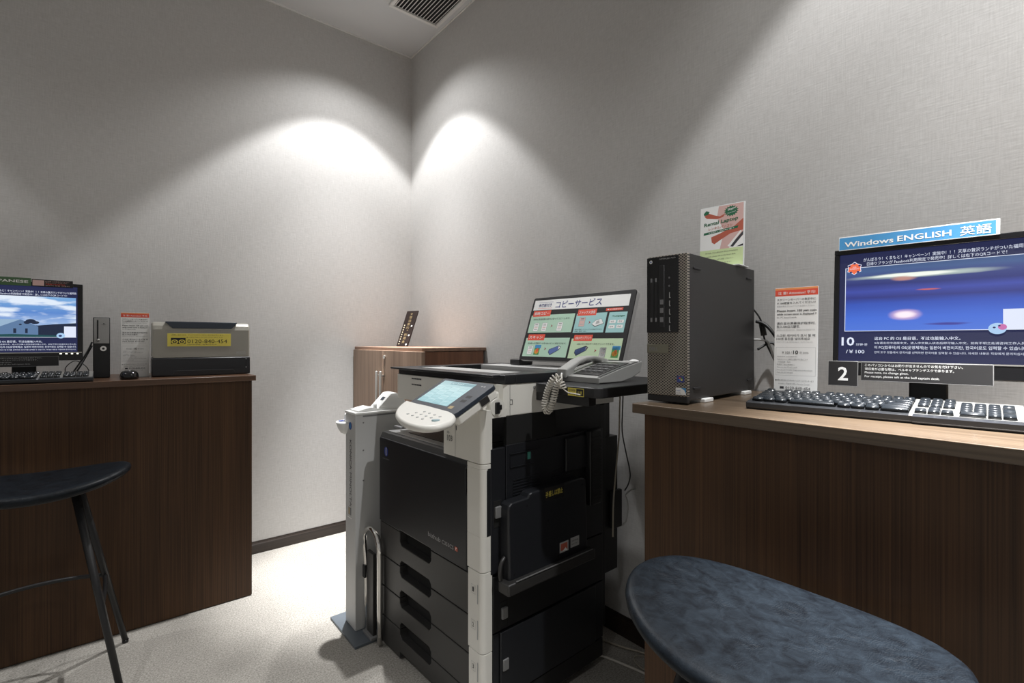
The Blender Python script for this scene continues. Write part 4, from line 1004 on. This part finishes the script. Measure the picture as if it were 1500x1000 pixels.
# ------------------------------------------------------------------ display board on the copier
oB = C @ Vector((.50, .39, 1.079)); fB = F((oB.x, oB.y, oB.z), 1.7, 19.3)
bd = thing('service_board', (oB.x, oB.y, 1.0785), 1.7 - 90, 'black framed copy service instruction board standing on the copier', 'sign board')
s = MB(); s.prism([(x, y) for x, y in rrect(-.008, .506, 0, .272, .010)], 'y', .004, .022, .002); s.build('back_shell', M_grey, bd, fB)
s = MB(); s.prism([(x, y) for x, y in rrect(-.008, .506, 0, .272, .010)], 'y', -.001, .0038, .0008); sh = s.build('black_face', M_black, bd, fB)
p = Print(.0014)
p.poly([(.0035, .2160), (.486, .2110), (.485, .2560), (.0035, .2600)], K_white)
pan = [((.0035, .116, .2455, .193), K_mint), ((.2545, .113, .399, .190), K_aqua), ((.409, .112, .487, .189), K_aqua), ((.006, .0145, .248, .0935), K_mint), ((.2580, .0125, .492, .0900), K_sage)]
for q_, m_ in pan: p.rect(*q_, m_)
for (a, b_, c_, d_), t, u1_ in (((.0114, .1867, .1120, .2130), '即時コピー', .104), ((.2582, .1812, .3490, .2070), 'ファックス送信', .343), ((.3900, .1955, .4650, .2055), '■ 4カ国語対応', .460), ((.0150, .0830, .1110, .1090), 'スキャン', .100), ((.2675, .0806, .3560, .1045), 'USBメモリプリント', .352)):
    p.rect(a, b_, c_, d_, K_red); p.text(t, a + .007, b_ + (d_ - b_) * .25, (d_ - b_) * .5, K_white, u1=u1_, bold=True)
p.line((.030, .2500), (.112, .2488), .001, K_navy); p.line((.030, .2235), (.112, .2222), .001, K_red); p.text('多機能付き', .033, .2285, .0150, K_navy, u1=.106, bold=True)
p.text('コピーサービス', .1300, .2200, .0300, K_navy, u1=.3640, bold=True)
p.text('本体の液晶画面の案内に従ってコピーします。', .020, .1705, .008, K_dark, u1=.225); p.text('読み取った原稿データをUSBメモリに保存できます。', .022, .0665, .008, K_dark, u1=.235); p.text('USBメモリ内のデータをプリントできます。', .290, .0650, .008, K_dark, u1=.460)
p.text('宛先を指定してファックスを送信できます。', .262, .1230, .005, K_dark, u1=.392); p.text('（有料）国内・海外', .262, .1155, .005, K_dark, u1=.320); p.text('4 Languages', .425, .170, .008, K_green, u1=.478, bold=True)
def sheet_icon(u, v_, m_=K_white): p.rect(u, v_, u + .028, v_ + .036, K_grey); p.rect(u + .0008, v_ + .0008, u + .0272, v_ + .0352, m_); [p.rect(u + .005, v_ + .007 + k * .0075, u + .023, v_ + .010 + k * .0075, K_pink if k % 2 else K_lgrey) for k in range(3)]; p.rect(u + .006, v_ + .029, u + .022, v_ + .0315, K_dark)
def arrow(u, v_): p.poly([(u, v_), (u + .010, v_ + .006), (u, v_ + .012), (u + .003, v_ + .006)], K_mix)
def phone_icon(u, v_): p.poly([(u, v_ + .010), (u + .018, v_), (u + .055, v_ + .012), (u + .040, v_ + .032), (u + .015, v_ + .026)], K_dark); p.poly([(u + .001, v_ + .011), (u + .018, v_ + .003), (u + .053, v_ + .013), (u + .040, v_ + .031), (u + .016, v_ + .025)], K_white); p.poly([(u + .018, v_ + .010), (u + .036, v_ + .014), (u + .032, v_ + .025), (u + .020, v_ + .022)], K_lgrey)
def usb(u, v_): p.poly([(u, v_), (u + .012, v_ - .012), (u + .055, v_ + .010), (u + .062, v_ + .022), (u + .050, v_ + .028), (u + .002, v_ + .012)], K_dark); p.poly([(u + .002, v_ + .001), (u + .012, v_ - .009), (u + .053, v_ + .011), (u + .048, v_ + .026), (u + .004, v_ + .011)], K_steel); p.poly([(u + .050, v_ + .012), (u + .060, v_ + .020), (u + .050, v_ + .026)], K_white)
def pict(u, v_): p.rect(u, v_, u + .030, v_ + .040, K_tree); p.rect(u, v_ + .028, u + .034, v_ + .042, K_blue); p.ell(u + .014, v_ + .014, .012, .010, K_pic); p.ell(u + .017, v_ + .020, .006, .008, K_red)
sheet_icon(.033, .122); sheet_icon(.080, .122); arrow(.130, .138); sheet_icon(.165, .122)
sheet_icon(.275, .138, K_pink); arrow(.322, .147); phone_icon(.338, .135)
for a in (.418, .452):
    for b_ in (.128, .147): p.poly([(a + x, b_ + y) for x, y in rrect(0, .027, 0, .012, .003)], K_white); p.text(['日本', '中文', 'ENG', '한국'][(a > .43) * 2 + (b_ > .14)], a + .006, b_ + .003, .006, K_dark, w=.014)
sheet_icon(.030, .024); pict(.070, .022); arrow(.125, .042); usb(.150, .034)
usb(.285, .034); arrow(.378, .038); sheet_icon(.402, .020); pict(.455, .020)
p.build('poster', sh, fB)

# ------------------------------------------------------------------ telephone
M_phone = mat('warm_grey_phone_plastic', (.36, .36, .345, 1), .4, var=.03)
Z = 1.0268
tp = thing('telephone', (C @ Vector((.42, -.1, Z))), 1.7, 'grey desk telephone with coiled cord on the copier side shelf', 'telephone')
fH = C @ Matrix.Translation((.302, -.180, Z)) @ Matrix.Rotation(R(-2), 4, 'Z') @ Matrix.Diagonal((.90, .93, .94, 1))      # x back, y left
s = MB(); s.prism([(0, .001), (.0, .018), (.008, .021), (.12, .047), (.20, .062), (.232, .068), (.235, .060), (.225, .030), (.18, .012), (.12, .001)], 'y', 0, .196, .003); s.build('base', M_phone, tp, fH)
s = MB(); s.prism([(.006, .0195), (.11, .0445), (.19, .0598), (.228, .0672), (.228, .0682), (.19, .0612), (.11, .046), (.006, .0215)], 'y', .002, .012); s.prism([(.020, .0250), (.11, .0462), (.185, .0612), (.185, .0625), (.11, .0480), (.020, .0265)], 'y', .018, .132); kb = s.build('key_area', M_char, tp, fH)
s = MB()
for i in range(4):
    for j in range(4): x_ = .045 + i * .028; z_ = .0285 + (x_ - .02) * .225; s.box(x_, x_ + .014, .030 + j * .024, .046 + j * .024, z_ - .003, z_ + .005, .001)
s.build('dial_keys', M_mgrey, kb, fH)
s = MB()
prof = [(-.015, .012), (-.018, .030), (-.010, .040), (.020, .052), (.060, .071), (.100, .081), (.145, .084), (.190, .078), (.222, .070), (.228, .058), (.215, .050), (.185, .053), (.175, .064), (.140, .070), (.100, .066), (.060, .055), (.035, .040), (.030, .018)]
s.prism([(max(a_, -.010), b_) for a_, b_ in prof], 'y', .138, .186, .006, 3); hs = s.build('handset', M_phone, tp, fH)
MB().ball((.215, .02, .066), (.012, .02, .007)).build('ringer_cap', M_white2, tp, fH)
s = MB(); s.cyl((-.009, .160, .026), (-.026, .150, .012), .0035, .003, 10); s.build('cord_plug', M_white2, hs, fH)
def coil(path, r_, pitch, wr):
    pts_ = smooth_path(path, 14); L_ = [0]
    for a, b_ in zip(pts_, pts_[1:]): L_.append(L_[-1] + (b_ - a).length)
    tot = L_[-1]; n = int(tot / pitch * 10); out = []; j = 0; up = Vector((1, 0, 0))
    for i in range(n + 1):
        d = tot * i / n
        while j < len(L_) - 2 and L_[j + 1] < d: j += 1
        k = (d - L_[j]) / max(1e-9, L_[j + 1] - L_[j]); p_ = pts_[j].lerp(pts_[j + 1], k); t = (pts_[j + 1] - pts_[j]).normalized()
        up = (up - t * up.dot(t)).normalized(); bn = t.cross(up); a = 2 * math.pi * d / pitch
        out.append(p_ + (up * math.cos(a) + bn * math.sin(a)) * r_)
    return out
cpath = [(.192, -.118, 1.052), (.182, -.108, 1.046), (.180, -.092, 1.022), (.180, -.078, .990), (.180, -.072, .962), (.180, -.077, .948), (.180, -.091, .950), (.180, -.104, .972), (.180, -.114, 1.002), (.180, -.123, 1.028), (.180, -.134, 1.040), (.180, -.142, 1.030), (.180, -.148, 1.018)]
s = MB(); s.tube([C @ q_ for q_ in smooth_path([(.288, -.040, 1.048), (.268, -.060, 1.036), (.235, -.090, 1.036), (.205, -.112, 1.048), (.192, -.118, 1.052)], 5)], .0025, 8)
s.tube([C @ q_ for q_ in coil(cpath, .0085, .0080, .0022)], .0022, 7)
s.tube([C @ q_ for q_ in smooth_path([(.180, -.148, 1.018), (.186, -.160, 1.008), (.1915, -.176, 1.006), (.193, -.20, 1.004)], 4)], .0018, 8)
s.build('coiled_cord', M_cord, tp)

# ------------------------------------------------------------------ cables behind the copier and the tower
def cable(name, pts_, r_, m_, label, fr=None):
    s = MB(); s.tube([(fr @ Vector(q_) if fr else Vector(q_)) for q_ in smooth_path(pts_, 8)], r_, 8)
    return tag(s.build(name, m_), label, 'cable')
cable('power_cable', [(.655, -.010, .985), (.650, -.010, .90), (.648, -.010, .82), (.668, -.012, .74), (.690, -.015, .66), (.684, -.012, .62), (.668, -.006, .595)], .0024, M_bcord, 'thin black cable looping out behind the copier', C)
cable('hanging_cord', [(.645, -.004, .985), (.640, -.004, .90), (.636, -.004, .80), (.618, -.004, .68), (.603, -.004, .56), (.600, -.004, .44)], .0030, M_gcord, 'grey beige cord hanging straight down behind the copier', C)
cable('network_cable', [(.73, -.01, .590), (.705, -.012, .594), (.685, -.010, .588), (.676, -.004, .575), (.684, -.006, .555), (.688, -.006, .52), (.676, -.006, .48), (.672, .01, .46)], .0030, M_lgrey, 'light grey network cable curling at the back of the copier', C)
cable('floor_cable', [(1.36, 1.22, .005), (1.399, 1.18, .005), (1.425, 1.09, .005), (1.440, 1.02, .005), (1.455, .93, .005), (1.462, .80, .005)], .0042, M_cord, 'white cable lying on the carpet beside the copier')
cable('floor_cable', [(1.45, 1.30, .006), (1.477, 1.235, .006), (1.50, 1.16, .006), (1.530, 1.09, .006), (1.550, .98, .006), (1.553, .80, .006)], .0040, M_gcord, 'beige cable on the carpet nearest the right baseboard')
cable('floor_cable', [(1.47, 1.00, .004), (1.455, 1.05, .004), (1.480, 1.10, .004), (1.515, 1.09, .004), (1.53, 1.04, .004)], .0018, M_gcord, 'thin curled cable loop between the two floor cables')
cable('power_cable', [(1.516, .680, 1.215), (1.520, .650, 1.20), (1.520, .615, 1.15), (1.520, .595, 1.09), (1.522, .582, 1.04), (1.522, .575, 1.006)], .0050, M_bcord, 'thick black cable arching down behind the computer tower')
cable('usb_cable', [(1.516, .690, 1.16), (1.530, .655, 1.155), (1.532, .640, 1.12), (1.532, .620, 1.06), (1.535, .600, 1.006)], .0032, M_lgrey, 'pale grey cable rising behind the computer tower')
cable('power_cable', [(1.516, .675, 1.13), (1.545, .650, 1.15), (1.548, .630, 1.13), (1.548, .610, 1.07), (1.548, .592, 1.006)], .0036, M_bcord, 'black cable looping over the pale cable behind the tower')
s = MB(); s.tube(smooth_path([(1.516, .695, 1.26), (1.528, .672, 1.22), (1.528, .660, 1.16), (1.545, .64, 1.10), (1.555, .622, 1.05), (1.555, .612, 1.006)]), .0026, 8)
s.cyl((1.528, .669, 1.210), (1.528, .662, 1.172), .0085, .0085, 14); tag(s.build('video_cable', M_bcord), 'black cable with a thick ferrite bead beside the tower', 'cable')
